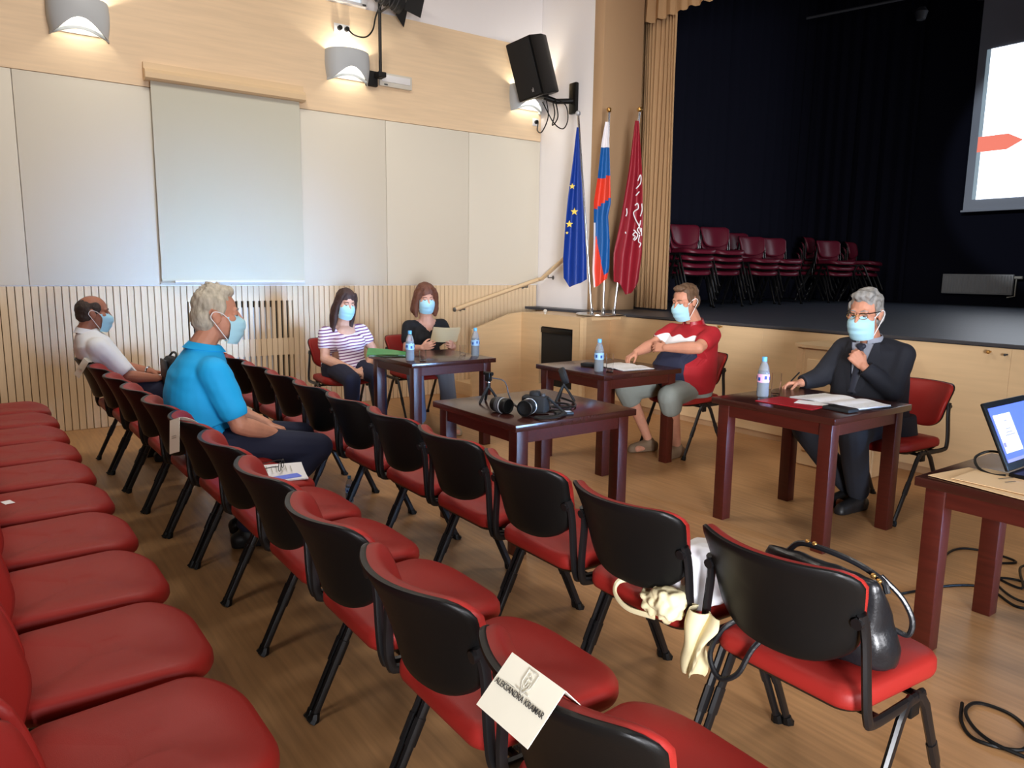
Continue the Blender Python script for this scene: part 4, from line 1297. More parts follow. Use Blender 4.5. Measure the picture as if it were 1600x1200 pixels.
wb = thing('carrier_bag', 'white crumpled carrier bag standing on the second last front row chair', 'bag', (ROW1[9] + 0.16, y1(0) - 0.06, 0.472))
b = Body()
b.loft([(0, 0, 0.012, 0.085, 0.12), (0, 0, 0.06, 0.095, 0.13), (0.0, -0.02, 0.13, 0.085, 0.11, 0, 0.1), (0.01, -0.03, 0.19, 0.06, 0.07, 0, 0.2)])
b.build('bag_body', M['bagwhite'], wb, 0.009, 3, (0.012, 16, (1, 1, 1)))
MB().box((0.03, -0.13, 0.08), (0.03, 0.004, 0.012)).build('bag_print', M['greyink'], wb, smooth=0)
cl = thing('cream_cloth_bag', 'cream cloth bag draped down between the last two front row chairs', 'cloth', (ROW1[9] + 0.20, y1(0) - 0.17, 0.44))
def cf(u, v):
    z = 0.09 - 0.20 * v
    wd = 0.060 * (1 - 0.60 * v) + 0.008 * math.sin(9 * v)
    return (0.085 + (u - 0.5) * wd * 1.8 - 0.03 * v + 0.012 * math.sin(14 * u + 6 * v), -0.045 - 0.02 * math.sin(PI * u) + 0.018 * math.sin(11 * u + 4 * v), z)
mb = MB()
mb.sheet(cf, 16, 16, th=0.003)
mb.build('hanging_tail', M['bagcream'], cl, smooth=80)
b = Body()
b.ell((-0.07, -0.06, 0.055), (0.07, 0.05, 0.035)).ell((-0.02, -0.07, 0.07), (0.05, 0.04, 0.05))
b.build('bunched_cloth', M['bagcream'], cl, 0.007, 2, (0.022, 28, (1, 1, 1)))
MB().tube(spline([(-0.06, -0.085, 0.02), (-0.16, -0.095, 0.01), (-0.225, -0.085, 0.03), (-0.235, -0.06, 0.06), (-0.19, -0.02, 0.075)], 6), 0.009, 6, flat=((0, 1, 0), 0.4)).build('cloth_handle', M['bagcream'], cl)

pp_ = sheet_stack('booklet', 'white open booklet on the chair beside the turquoise polo man', 'booklet', (ROW2[5] + 0.02, y2(-3.4) + 0.11, 0.478), math.radians(-14), 0.30, 0.22, M['paper'], 3, curl=0.006, kid='page')
mb = MB()
for r in range(6):
    mb.box((-0.06 + 0.02 * (r % 2), -0.06 + 0.022 * r, 0.0150), (0.10, 0.004, 0.0004))
mb.build('text_block', M['greyink'], pp_, smooth=0)
MB().box((0.10, 0.02, 0.0145), (0.06, 0.12, 0.0006), rot=Matrix.Rotation(0.3, 3, 'Z')).build('photo_print', M['lcdblue'], pp_, smooth=0)
sg = thing('spectacles', 'thin dark spectacles lying on the white booklet', 'spectacles', (ROW2[5] + 0.0, y2(-3.4) + 0.12, 0.496), math.radians(-30))
for sx in (-1, 1):
    MB().tube([V((sx * 0.034 + 0.027 * math.cos(a * PI / 8), 0.0, 0.021 + 0.021 * math.sin(a * PI / 8))) for a in range(16)], 0.0018, 6, closed=True).build('rim', M['blackmetal'], sg)
    MB().tube([(sx * 0.063, 0, 0.03), (sx * 0.066, -0.03, 0.029), (sx * 0.06, -0.13, 0.006)], 0.0022, 6).build('temple', M['blackmetal'], sg)
MB().tube([(-0.008, 0, 0.026), (0.008, 0, 0.026)], 0.0018, 6).build('bridge', M['blackmetal'], sg)
lf = sheet_stack('leaflet', 'white leaflet standing up between two front row chairs', 'leaflet', (ROW1[6] + 0.20, y1(0) + 0.02, 0.475), 0.2, 0.13, 0.20, M['paper'], 2, kid='page')
lf.rotation_euler = (math.radians(12), math.radians(-62), 0.3)
lf.location.z = 0.535
pk = thing('patterned_pack', 'white and blue patterned packet on a front row chair behind the turquoise polo man\'s arm', 'packet', (ROW1[2] + 0.14, y1(0) - 0.12, 0.476), 0.2)
MB().box((0, 0, 0.025), (0.13, 0.09, 0.05), 0.008).build('packet_body', M['paper'], pk, smooth=30)
for k in range(4):
    MB().box((-0.045 + 0.03 * k, -0.0455, 0.025), (0.008, 0.002, 0.04)).build('stripe', M['labeldark'], pk, smooth=0)
stk = thing('white_sticker', 'small white sticker on a rear row chair seat near the left edge', 'sticker', (-3.584, 0.033, 0.4785), 0.3)
MB().box((0, 0, 0.0), (0.055, 0.035, 0.001)).build('sticker_sheet', M['paper'], stk, smooth=0)

# folded name cards over chair backs
def letters(txt, size, m, parent, T, name='lettering', sx=1.0):
    cu_ = bpy.data.curves.new(name, 'FONT')
    cu_.body = txt
    cu_.size = size
    cu_.align_x = 'CENTER'
    cu_.align_y = 'CENTER'
    cu_.extrude = 0.0002
    cu_.offset = 0.0001
    to = bpy.data.objects.new('t', cu_)
    COL.objects.link(to)
    dg = bpy.context.evaluated_depsgraph_get()
    me = bpy.data.meshes.new_from_object(to.evaluated_get(dg))
    bpy.data.objects.remove(to)
    me.transform(T @ Matrix.Diagonal((sx, 1, 1, 1)))
    me.materials.clear()
    me.materials.append(m)
    return obj(name, me, parent)
def namecard(loc, rz, tilt, w, hf, hb_, label, big):
    SO, CO = (0.717, 0.697) if big else (0.22, 0.975)
    t = thing('name_card', label, 'card', loc, rz)
    t.rotation_euler = (0, tilt, rz)
    mb = MB()
    # front flap hangs on the rear side of the backrest (towards -Y), rear flap over the cushion
    mb.sheet(lambda u, v: ((u - 0.5) * w, -0.016 - (1 - v) * hf * SO, -(1 - v) * hf * CO), 6, 6, th=0.0012)
    mb.build('front_flap', M['card'], t, smooth=0)
    mb = MB()
    if big:
        mb.sheet(lambda u, v: ((u - 0.5) * w, -0.016 + v * 0.055, -v * hb_), 4, 4, th=0.0012)
    else:
        mb.sheet(lambda u, v: ((u - 0.5) * w, -0.016 + v * 0.10, -hb_ * v * v), 4, 6, th=0.0012)
    mb.build('rear_flap', M['card'], t, smooth=0)
    ang = math.atan2(CO, SO)
    def on(x, d):
        return Matrix.Translation(V((x, -0.0175 - d * hf * SO, -d * hf * CO + 0.0012))) @ Matrix.Rotation(ang, 4, 'X')
    if big:
        letters('ALEKSANDRA KRAMAR', 0.0135, M['ink'], t, on(0.0, 0.50), sx=0.88)
        mb = MB()
        rnd = random.Random(4)
        for k in range(16):
            a, r = rnd.uniform(0, 2 * PI), rnd.uniform(0.003, 0.011)
            q = on(r * math.cos(a) * 0.8, 0.24) @ V((0, r * math.sin(a) * 1.7, 0.0006))
            q2 = on(r * math.cos(a + 0.6) * 0.8, 0.24) @ V((0, r * math.sin(a + 0.6) * 1.7, 0.0006))
            mb.tube([q, q2], 0.0007, 4)
        mb.build('crest', M['greyink'], t)
        mb = MB()
        q = [on(0, 0.24) @ V(p) for p in ((-0.012, 0.018, 0.0006), (0.012, 0.018, 0.0006), (0.012, -0.004, 0.0006), (0, -0.02, 0.0006), (-0.012, -0.004, 0.0006))]
        mb.tube(q + [q[0]], 0.0007, 4)
        mb.tube([on(0, 0.40) @ V((-0.016, 0, 0.0006)), on(0, 0.40) @ V((0.016, 0, 0.0006))], 0.0008, 4)
        mb.build('crest_outline', M['greyink'], t)
    else:
        mb = MB()
        for k in range(2):
            mb.tube([on(0, 0.5 + 0.06 * k) @ V((-w * 0.22, 0, 0.0006)), on(0, 0.5 + 0.06 * k) @ V((w * 0.22, 0, 0.0006))], 0.0012, 4)
        mb.build('printed_name', M['greyink'], t)
    return t
namecard((-0.85, 0.686, 0.826), 0.0, 0.0, 0.137, 0.098, 0.06, 'large cream name card printed in black capitals on the nearest middle row chair', True)
namecard((ROW2[5] + 0.075, y2(-3.4) - 0.338, 0.806), 0.30, -0.30, 0.085, 0.145, 0.06, 'small cream name card folded over the chair back behind the turquoise polo man', False)
namecard((ROW2[0] + 0.195, y2(-5.95) - 0.296, 0.806), 0.55, 0.55, 0.055, 0.135, 0.03, 'narrow cream name slip on the chair back of the man in the white shirt', False)

# ------------------------------------------------------------------ people
def skin(name, col):
    m = mat(name, col, 0.5, noise_amt=0.05, nscale=30, spec=0.35)
    b = m.node_tree.nodes['Principled BSDF']
    b.inputs['Subsurface Weight'].default_value = 0.0
    return m
SKIN1 = skin('skin_tanned', (170, 112, 88))
SKIN2 = skin('skin_ruddy', (196, 138, 112))
SKIN3 = skin('skin_fair', (214, 164, 138))
SKIN4 = skin('skin_light', (210, 156, 132))
def hairmat(name, col, amt=0.25):
    return mat(name, col, 0.6, noise_amt=amt, nscale=45, stretch=(1, 1, 0.35), bump=0.5, bscale=160)
HAIR_DARK = hairmat('hair_dark', (58, 46, 40))
HAIR_BLOND = hairmat('hair_grey_blond', (182, 174, 156), 0.25)
HAIR_BRUN = hairmat('hair_dark_brown', (62, 40, 34))
HAIR_AUB = hairmat('hair_auburn', (104, 62, 44))
HAIR_BROWN = hairmat('hair_brown', (92, 68, 48))
HAIR_GREY = hairmat('hair_grey', (140, 138, 134), 0.3)

def hand(B, W, F, N, right, curl=0.5, thumb=0.5, sc=1.0, spread=0.06):
    """palm and five fingers: W wrist, F towards the fingers, N out of the palm"""
    W, F = V(W), V(F).normalized()
    N = V(N)
    N = (N - F * N.dot(F)).normalized()
    T = F.cross(N) if right else N.cross(F)
    off = (0.031, 0.0105, -0.0105, -0.031)
    kn = (0.088, 0.093, 0.089, 0.080)
    ln = (0.070, 0.078, 0.072, 0.056)
    for i in range(4):
        k = W + (T * off[i] + F * kn[i]) * sc
        B.cap(W + (T * off[i] * 0.55 + F * 0.012) * sc, 0.0150 * sc, k, 0.0115 * sc, 10)
        a = 0.0
        p = k
        for j, fr in enumerate((0.45, 0.31, 0.24)):
            a += curl * (0.85, 1.05, 0.7)[j] * (1.0 + 0.08 * i)
            d = (F * math.cos(a) + N * math.sin(a) + T * (spread * (1.2 - 0.8 * i)) * math.cos(a)).normalized()
            q = p + d * ln[i] * fr * sc
            B.cap(p, (0.0088, 0.0080, 0.0072)[j] * sc, q, (0.0080, 0.0072, 0.0062)[j] * sc, 8)
            p = q
    b0 = W + (T * 0.016 + F * 0.018) * sc
    b1 = W + (T * 0.042 + F * 0.046 + N * 0.012) * sc
    d1 = (F * 0.75 + T * (0.65 - 0.5 * thumb) + N * (0.2 + 0.5 * thumb)).normalized()
    d2 = (F * 0.85 + T * (0.35 - 0.8 * thumb) + N * (0.3 + 0.5 * thumb)).normalized()
    B.cap(b0, 0.0155 * sc, b1, 0.0125 * sc, 10)
    B.cap(b1, 0.0110 * sc, b1 + d1 * 0.033 * sc, 0.0095 * sc, 8)
    B.cap(b1 + d1 * 0.033 * sc, 0.0095 * sc, b1 + (d1 * 0.033 + d2 * 0.026) * sc, 0.0075 * sc, 8)

def head(B, C, R, s=1.0, fat=1.0):
    def P(x, y, z):
        return C + R @ (V((x, y, z)) * s)
    B.ell(P(0, -0.012, 0.032), (0.077 * s, 0.097 * s, 0.088 * s), R)
    B.ell(P(0, 0.022, -0.030), (0.064 * s * fat, 0.070 * s, 0.086 * s), R)
    B.ell(P(0, 0.030, -0.070), (0.054 * s * fat, 0.056 * s, 0.042 * s), R)
    B.cap(P(-0.010, 0.070, -0.100), 0.020 * s, P(0.010, 0.070, -0.100), 0.020 * s)
    B.cap(P(-0.036, 0.074, 0.026), 0.014 * s, P(0.036, 0.074, 0.026), 0.014 * s)
    B.cap(P(0, 0.088, 0.012), 0.009 * s, P(0, 0.112, -0.030), 0.013 * s)
    B.cap(P(-0.013, 0.098, -0.035), 0.009 * s, P(0.013, 0.098, -0.035), 0.009 * s)
    B.cap(P(-0.016, 0.086, -0.066), 0.008 * s, P(0.016, 0.086, -0.066), 0.008 * s)
    for sx in (-1, 1):
        B.ell(P(0.030 * sx, 0.0765, 0.0115), (0.0165 * s, 0.0135 * s, 0.0095 * s), R)
        B.ell(P(0.030 * sx, 0.074, -0.010), (0.0165 * s, 0.0125 * s, 0.008 * s), R)
        B.ell(P(0.045 * sx * fat, 0.052, -0.018), (0.026 * s, 0.028 * s, 0.026 * s), R)
        B.ell(P(0.079 * sx, -0.010, -0.006), (0.010 * s, 0.021 * s, 0.033 * s), R @ rot3(0, 0.2, 0.0))
        B.ell(P(0.084 * sx, -0.018, 0.006), (0.009 * s, 0.017 * s, 0.023 * s), R)

def face_kit(C, R, s, parent, brow, lids=0.4):
    def P(x, y, z):
        return C + R @ (V((x, y, z)) * s)
    for sx in (-1, 1):
        mb = MB()
        mb.ball(P(0.030 * sx, 0.0755, 0.003), 0.0115 * s, 12)
        mb.mi = 1
        mb.ball(P(0.030 * sx, 0.0815, 0.001), 0.0066 * s, 8)
        mb.build('eye', [M['eye'], M['iris']], parent)
        MB().tube([P(0.014 * sx, 0.090, 0.027), P(0.032 * sx, 0.090, 0.033), P(0.050 * sx, 0.078, 0.027)], [0.0030 * s, 0.0036 * s, 0.002 * s], 6).build('eyebrow', brow, parent)

def facemask(C, R, s, parent, drop=0.0):
    def P(x, y, z):
        return C + R @ (V((x, y, z)) * s)
    def fn(u, v):
        th = (u - 0.5) * math.radians(150)
        z = -0.118 + 0.118 * v - drop
        prof = 0.063 + 0.048 * math.sin(PI * min(1, (v * 0.80 + 0.12)))       # bulge over nose and chin
        yy = 0.005 + (prof + 0.018 * math.exp(-((v - 0.75) / 0.2) ** 2)) * math.cos(th * 0.93) ** 0.9
        xx = (0.070 + 0.006 * math.sin(PI * v)) * math.sin(th) * (0.93 + 0.10 * v)
        pleat = 0.0022 * math.sin(PI * v) * math.sin(v * 2 * PI * 4.0) * math.cos(th)
        z2 = z - 0.010 * math.cos(th) * (1 - v) + 0.010 * v * math.cos(th) ** 2 - 0.006
        return tuple(P(xx, yy + pleat, z2))
    mb = MB()
    mb.sheet(fn, 24, 24, th=0.0025)
    mk = mb.build('face_mask', M['mask'], parent, smooth=80)
    for sx in (-1, 1):
        u = 0.5 + sx * 0.49
        a, b = V(fn(u, 0.95)), V(fn(u, 0.08))
        pts = [a, P(0.083 * sx, 0.012, 0.012), P(0.092 * sx, -0.022, 0.018), P(0.093 * sx, -0.036, -0.006), P(0.088 * sx, -0.018, -0.034), b]
        MB().tube(spline(pts, 5), 0.0022 * s, 6).build('ear_loop', M['loop'], mk)
    return mk

def shoe(name, ankle, toe_dir, m, parent, ln=0.27):
    a = V(ankle)
    d = V((toe_dir[0], toe_dir[1], 0)).normalized()
    z = 0.045
    B = Body()
    heel = V((a.x, a.y, 0)) - d * 0.055
    B.cap(heel + V((0, 0, z)), 0.040, heel + d * 0.10 + V((0, 0, z)), 0.043)
    B.cap(heel + d * 0.08 + V((0, 0, z + 0.005)), 0.046, heel + d * (ln - 0.085) + V((0, 0, 0.036)), 0.036)
    B.cap(heel + V((0, 0, 0.02)), 0.036, heel + d * (ln - 0.08) + V((0, 0, 0.02)), 0.040)
    B.cap(V((a.x, a.y, 0.075)) - d * 0.01, 0.046, V((a.x, a.y, 0.05)), 0.048)
    o = B.build(name, m, parent, 0.009, 3)
    for v in o.data.vertices:
        if v.co.z < 0.004:
            v.co.z = 0.004
    return o

def make_person(label, loc, rotz, sk, J, headyaw=0, headpitch=0, headroll=0, hs=1.0, fat=1.0, arm=1.0, legs=True):
    """one continuous skin: head, neck, trunk, arms with fingers, legs; returns the body object"""
    C = V(J['head'])
    R = rot3(math.radians(headyaw), math.radians(headpitch), math.radians(headroll))
    B = Body()
    head(B, C, R, hs, fat)
    nk = V(J['neck'])
    B.cap(C + R @ V((0, -0.018, -0.055)) * hs, 0.052 * fat, nk + V((0, -0.005, 0.0)), 0.060 * fat)
    ls, rs = V(J['lsh']), V(J['rsh'])
    mid = (ls + rs) / 2
    B.cap(ls, 0.048 * arm, mid + V((0, 0, 0.02)), 0.065).cap(rs, 0.048 * arm, mid + V((0, 0, 0.02)), 0.065)
    B.cap(nk, 0.062 * fat, mid + V((0, 0, -0.02)), 0.085)
    for e_ in J.get('extra', []):
        B.ell(*e_)
    pel = V(J['pel'])
    B.cap(mid + V((0, 0, -0.04)), 0.10, pel + V((0, 0, 0.02)), 0.11)
    for sd, sh in (('l', ls), ('r', rs)):
        el, wr = V(J[sd + 'el']), V(J[sd + 'wr'])
        B.cap(sh, 0.050 * arm, el, 0.039 * arm)
        B.cap(el, 0.041 * arm, el.lerp(wr, 0.3), 0.043 * arm)
        B.cap(el.lerp(wr, 0.3), 0.043 * arm, wr, 0.0265 * arm)
        h = J[sd + 'hand']
        hand(B, wr, h[0], h[1], sd == 'r', h[2], h[3], h[4] if len(h) > 4 else 1.0)
    for sd, sx in (('l', -1), ('r', 1)):
        hp = pel + V((0.09 * sx, 0, -0.02))
        kn, an = V(J[sd + 'kn']), V(J[sd + 'an'])
        B.cap(hp, 0.075, kn, 0.052)
        B.cap(kn, 0.050, kn.lerp(an, 0.35) + V((0, -0.012, 0)), 0.050)
        B.cap(kn.lerp(an, 0.35) + V((0, -0.012, 0)), 0.050, an, 0.034)
        ft = J.get(sd + 'ft', (0, 1))
        d = V((ft[0], ft[1], 0)).normalized()
        B.cap(an, 0.034, V((an.x, an.y, 0.045)), 0.034)
        B.cap(V((an.x, an.y, 0.04)) - d * 0.03, 0.030, V((an.x, an.y, 0.032)) + d * 0.12, 0.026)
    p = B.build('person', sk, None, 0.0047, 3)
    p.location = loc
    p.rotation_euler = (0, 0, rotz)
    tag(p, label, 'person')
    return p, C, R

def sleeve(B, sh, el, t, r0, r1, inward=None):
    sh, el = V(sh), V(el)
    e = sh.lerp(el, t)
    B.cap(sh, r0, e, r1)
    B.cap(sh, r0, V((sh.x * 0.45, sh.y - 0.01, sh.z - 0.01)), r0 * 1.12)
    B.cap(sh + V((0, 0, -0.07)), r0 * 0.75, V((sh.x * 0.5, sh.y, sh.z - 0.10)), r0 * 1.1)

def flat_end(o, p, d, keep=-1):
    """cut the rounded end of a sleeve or trouser leg flat: vertices past plane (p,d) are pulled back onto it"""
    p, d = V(p), V(d).normalized()
    for v in o.data.vertices:
        q = v.co - p
        t = q.dot(d)
        if t > 0 and (q - d * t).length < 0.13:
            v.co -= d * (t * 0.96)

def cut_neck(o, zf, ymin):
    bm = bmesh.new()
    bm.from_mesh(o.data)
    kill = [f for f in bm.faces if f.calc_center_median().y > ymin and f.calc_center_median().z > zf(f.calc_center_median().x)]
    bmesh.ops.delete(bm, geom=kill, context='FACES')
    bm.to_mesh(o.data)
    bm.free()

def collar(parent, m, nk, r, h, lean=0.0, gap=0.6, name='collar', flare=0.012):
    nk = V(nk)
    def fn(u, v):
        a = math.radians(90) + gap / 2 + (2 * PI - gap) * u
        rr = r + flare * (1 - v) + 0.002
        dip = 0.030 * (0.5 + 0.5 * math.sin(a))
        return (nk.x + rr * math.cos(a), nk.y + rr * 1.02 * math.sin(a) + lean * v, nk.z - dip + h * v)
    mb = MB()
    mb.sheet(fn, 28, 4, th=0.005)
    return mb.build(name, m, parent, smooth=70)

# ---- man in the white shirt, reclining at the wall end of the middle row
J = dict(head=(0.0, -0.205, 1.115), neck=(0, -0.262, 0.985), lsh=(-0.175, -0.235, 0.895), rsh=(0.175, -0.215, 0.885), pel=(0, -0.02, 0.575),
         lel=(-0.205, -0.03, 0.70), lwr=(-0.06, 0.150, 0.665), rel=(0.215, -0.055, 0.680), rwr=(0.135, 0.150, 0.640),
         lhand=((0.5, 0.8, -0.1), (0.2, 0, -1), 0.45, 0.4), rhand=((-0.45, 0.9, 0.0), (-0.2, 0, -1), 0.45, 0.4),
         lkn=(-0.13, 0.40, 0.53), rkn=(0.13, 0.40, 0.53), lan=(-0.13, 0.13, 0.10), ran=(0.07, 0.20, 0.10))
p, C, R = make_person('man in a white shirt and blue mask leaning back by the slatted wall', (-5.95, 0.86, 0), 0, SKIN1, J, -4, -4, 0, 0.98)
face_kit(C, R, 0.98, p, HAIR_DARK)
facemask(C, R, 0.98, p)
B = Body()
B.ell(C + R @ V((0, -0.040, 0.020)), (0.083, 0.082, 0.080), R).ell(C + R @ V((0, -0.055, -0.02)), (0.074, 0.062, 0.055), R)
for sx in (-1, 1):
    B.ell(C + R @ V((0.068 * sx, 0.005, 0.035)), (0.016, 0.040, 0.042), R)
B.build('hair', HAIR_DARK, p, 0.006, 3, (0.004, 40, (1, 1, 1)))
B = Body()
B.loft([(0, -0.02, 0.50, 0.185, 0.155), (0, -0.06, 0.60, 0.20, 0.165), (0, -0.13, 0.72, 0.195, 0.15), (0, -0.20, 0.83, 0.195, 0.135, 0.2), (0, -0.235, 0.91, 0.19, 0.115, 0.3), (0, -0.255, 0.965, 0.115, 0.082, 0.3), (0, -0.258, 0.995, 0.072, 0.068, 0.3)])
sleeve(B, J['rsh'], J['rel'], 0.80, 0.074, 0.070)
sleeve(B, J['lsh'], J['lel'], 0.80, 0.074, 0.070)
o = B.build('shirt', M['whiteshirt'], p, 0.009, 6, (0.004, 9, (1, 1, 1)))
for sh, el in (('rsh', 'rel'), ('lsh', 'lel')):
    d = V(J[el]) - V(J[sh])
    flat_end(o, V(J[sh]) + d * 0.92, d)
collar(p, M['whiteshirt'], (0, -0.257, 0.985), 0.068, 0.035, 0.01)
B = Body()
B.loft([(0, 0.0, 0.472, 0.185, 0.15), (0, -0.02, 0.55, 0.19, 0.16), (0, -0.03, 0.62, 0.185, 0.15)])
for sd, sx in (('l', -1), ('r', 1)):
    B.cap((0.09 * sx, 0.02, 0.555), 0.088, J[sd + 'kn'], 0.070).cap(J[sd + 'kn'], 0.070, (J[sd + 'an'][0], J[sd + 'an'][1], 0.13), 0.056)
B.build('trousers', M['navy'], p, 0.010, 5)
shoe('shoe', J['lan'], (0, 1), M['shoe'], p)
shoe('shoe', J['ran'], (0.2, 1), M['shoe'], p)
w0 = V(J['lel']).lerp(V(J['lwr']), 0.88)
wd = (V(J['lwr']) - V(J['lel'])).normalized()
x_ = wd.orthogonal().normalized()
y_ = wd.cross(x_)
wt = MB().tube([w0 + x_ * 0.031 * math.cos(a * PI / 8) + y_ * 0.031 * math.sin(a * PI / 8) for a in range(16)], 0.008, 8, flat=(tuple(wd), 1.0), closed=True).build('wristwatch', M['chrome'], p)
bgk = thing('shoulder_bag', 'black shoulder bag held on the lap of the man in the white shirt', 'bag', (-5.72, 1.10, 0.60))
B = Body()
B.loft([(0, 0, 0.0, 0.13, 0.055), (0, 0, 0.05, 0.135, 0.06), (0, 0, 0.17, 0.13, 0.05), (0, 0, 0.20, 0.11, 0.025)], e=3.5)
B.build('bag_body', M['blackmatte'], bgk, 0.008, 3)
MB().box((0, -0.055, 0.12), (0.20, 0.012, 0.13), 0.005).build('flap', M['black'], bgk, smooth=30)
MB().tube(spline([(-0.12, 0, 0.18), (-0.06, 0.02, 0.225), (0.06, 0.02, 0.225), (0.12, 0, 0.18)], 6), 0.008, 8).build('handle', M['black'], bgk)

# ---- man in the turquoise polo, seen from behind and the right
J = dict(head=(0.0, -0.020, 1.205), neck=(0, -0.095, 1.055), lsh=(-0.195, -0.10, 0.955), rsh=(0.195, -0.085, 0.945), pel=(0, -0.06, 0.575),
         lel=(-0.235, 0.03, 0.69), lwr=(-0.07, 0.225, 0.60), rel=(0.240, 0.010, 0.675), rwr=(0.125, 0.205, 0.590),
         lhand=((0.55, 0.7, -0.25), (0.2, 0, -1), 0.5, 0.4), rhand=((-0.5, 0.8, -0.2), (-0.2, 0.1, -1), 0.45, 0.4),
         lkn=(-0.15, 0.43, 0.50), rkn=(0.13, 0.44, 0.49), lan=(-0.13, 0.10, 0.10), ran=(0.12, 0.06, 0.10))
p, C, R = make_person('grey-haired man in a turquoise polo shirt and mask seen from behind', (-3.92, 1.0, 0), math.radians(-3), SKIN2, J, -6, -2, 0, 1.08, 1.05, 1.12)
face_kit(C, R, 1.08, p, HAIR_GREY)
facemask(C, R, 1.08, p)
B = Body()
B.ell(C + R @ V((0, -0.026, 0.060)), (0.087, 0.098, 0.090), R).ell(C + R @ V((0, -0.060, -0.010)), (0.082, 0.070, 0.085), R)
B.ell(C + R @ V((0, 0.030, 0.118)), (0.060, 0.050, 0.034), R)
for sx in (-1, 1):
    B.ell(C + R @ V((0.074 * sx, 0.002, 0.045)), (0.016, 0.038, 0.045), R)
rnd = random.Random(2)
for k in range(46):
    a, b_ = rnd.uniform(0, 2 * PI), rnd.uniform(0.0, 0.95)
    q = V((0.070 * math.cos(a) * b_, -0.02 + 0.085 * math.sin(a) * b_, 0.065 + 0.080 * math.sqrt(max(0, 1 - b_ * b_))))
    B.cap(C + R @ q, 0.012, C + R @ (q + V((rnd.uniform(-0.012, 0.012), rnd.uniform(-0.030, 0.008), 0.022))), 0.003, 8)
B.build('hair', HAIR_BLOND, p, 0.005, 1, (0.006, 38, (1, 1, 0.5)))
B = Body()
B.loft([(0, -0.05, 0.505, 0.190, 0.165), (0, -0.075, 0.58, 0.205, 0.185), (0, -0.105, 0.70, 0.210, 0.185), (0, -0.125, 0.82, 0.212, 0.165), (0, -0.125, 0.92, 0.205, 0.140), (0, -0.110, 0.985, 0.175, 0.112), (0, -0.098, 1.03, 0.105, 0.088), (0, -0.092, 1.055, 0.076, 0.076)])
sleeve(B, V(J['rsh']) + V((0, 0, -0.01)), J['rel'], 0.72, 0.082, 0.072)
sleeve(B, V(J['lsh']) + V((0, 0, -0.01)), J['lel'], 0.72, 0.082, 0.072)
o = B.build('polo_shirt', M['blue'], p, 0.009, 5, (0.006, 8, (1, 1, 1.6)))
for sh, el in (('rsh', 'rel'), ('lsh', 'lel')):
    d = V(J[el]) - V(J[sh])
    flat_end(o, V(J[sh]) + d * 0.86, d)
collar(p, M['blue'], (0, -0.088, 1.050), 0.074, 0.030, 0.004, 0.9, flare=0.026)
B = Body()
B.loft([(0, -0.03, 0.472, 0.195, 0.165), (0, -0.045, 0.54, 0.20, 0.18), (0, -0.06, 0.60, 0.195, 0.175)])
for sd, sx in (('l', -1), ('r', 1)):
    B.cap((0.095 * sx, 0.0, 0.555), 0.098, J[sd + 'kn'], 0.078).cap(J[sd + 'kn'], 0.078, (J[sd + 'an'][0], J[sd + 'an'][1], 0.13), 0.060)
B.build('trousers', M['navy'], p, 0.010, 5)
shoe('shoe', J['lan'], (-0.15, 1), M['shoe'], p, 0.29)
shoe('shoe', J['ran'], (0.15, 1), M['shoe'], p, 0.29)

def long_hair(p, C, R, m, length, s=1.0, part=0.0, vol=1.0, thick=1.0):
    B = Body()
    def P(x, y, z):
        return C + R @ (V((x, y, z)) * s)
    B.ell(P(0, -0.022, 0.050), (0.088 * s * vol, 0.100 * s, 0.088 * s), R)
    B.ell(P(0, -0.055, -0.03), (0.085 * s * vol, 0.070 * s, 0.12 * s), R)
    for sx in (-1, 1):
        pts = [P(0.050 * sx, 0.055, 0.098), P(0.078 * sx * vol, 0.040, 0.045), P(0.088 * sx * vol, 0.020, -0.03), P(0.090 * sx * vol, 0.012, -0.10), P(0.086 * sx * vol, 0.018, -length)]
        B.chain(pts, [0.018 * s, 0.022 * s * thick, 0.026 * s * thick, 0.029 * s * thick, 0.016 * s])
        pts = [P(0.070 * sx * vol, -0.02, 0.05), P(0.092 * sx * vol, -0.025, -0.05), P(0.094 * sx * vol, -0.03, -0.12), P(0.085 * sx * vol, -0.03, -length * 0.98)]
        B.chain(pts, [0.03 * s, 0.030 * s, 0.032 * s, 0.018 * s])
    B.chain([P(0, -0.09, 0.0), P(0, -0.092, -0.10), P(0, -0.085, -length)], [0.05 * s, 0.055 * s, 0.035 * s])
    return B.build('hair', m, p, 0.006, 3, (0.005, 34, (1, 1, 0.25)))

# ---- woman in the striped top
ms = mat('striped_jersey', (236, 228, 238), 0.8)
nt = ms.node_tree
tc = nt.nodes.new('ShaderNodeTexCoord')
sx_ = nt.nodes.new('ShaderNodeSeparateXYZ')
nt.links.new(tc.outputs['Object'], sx_.inputs[0])
n1 = nt.nodes.new('ShaderNodeMath'); n1.operation = 'MULTIPLY_ADD'; n1.inputs[1].default_value = 0.12; nt.links.new(sx_.outputs['X'], n1.inputs[0]); nt.links.new(sx_.outputs['Z'], n1.inputs[2])
n2 = nt.nodes.new('ShaderNodeMath'); n2.operation = 'DIVIDE'; n2.inputs[1].default_value = 0.0265; nt.links.new(n1.outputs[0], n2.inputs[0])
n3 = nt.nodes.new('ShaderNodeMath'); n3.operation = 'FRACT'; nt.links.new(n2.outputs[0], n3.inputs[0])
n4 = nt.nodes.new('ShaderNodeMath'); n4.operation = 'GREATER_THAN'; n4.inputs[1].default_value = 0.64; nt.links.new(n3.outputs[0], n4.inputs[0])
mx = nt.nodes.new('ShaderNodeMix'); mx.data_type = 'RGBA'; mx.inputs['A'].default_value = srgb((238, 230, 240)); mx.inputs['B'].default_value = srgb((122, 62, 118))
nt.links.new(n4.outputs[0], mx.inputs['Factor'])
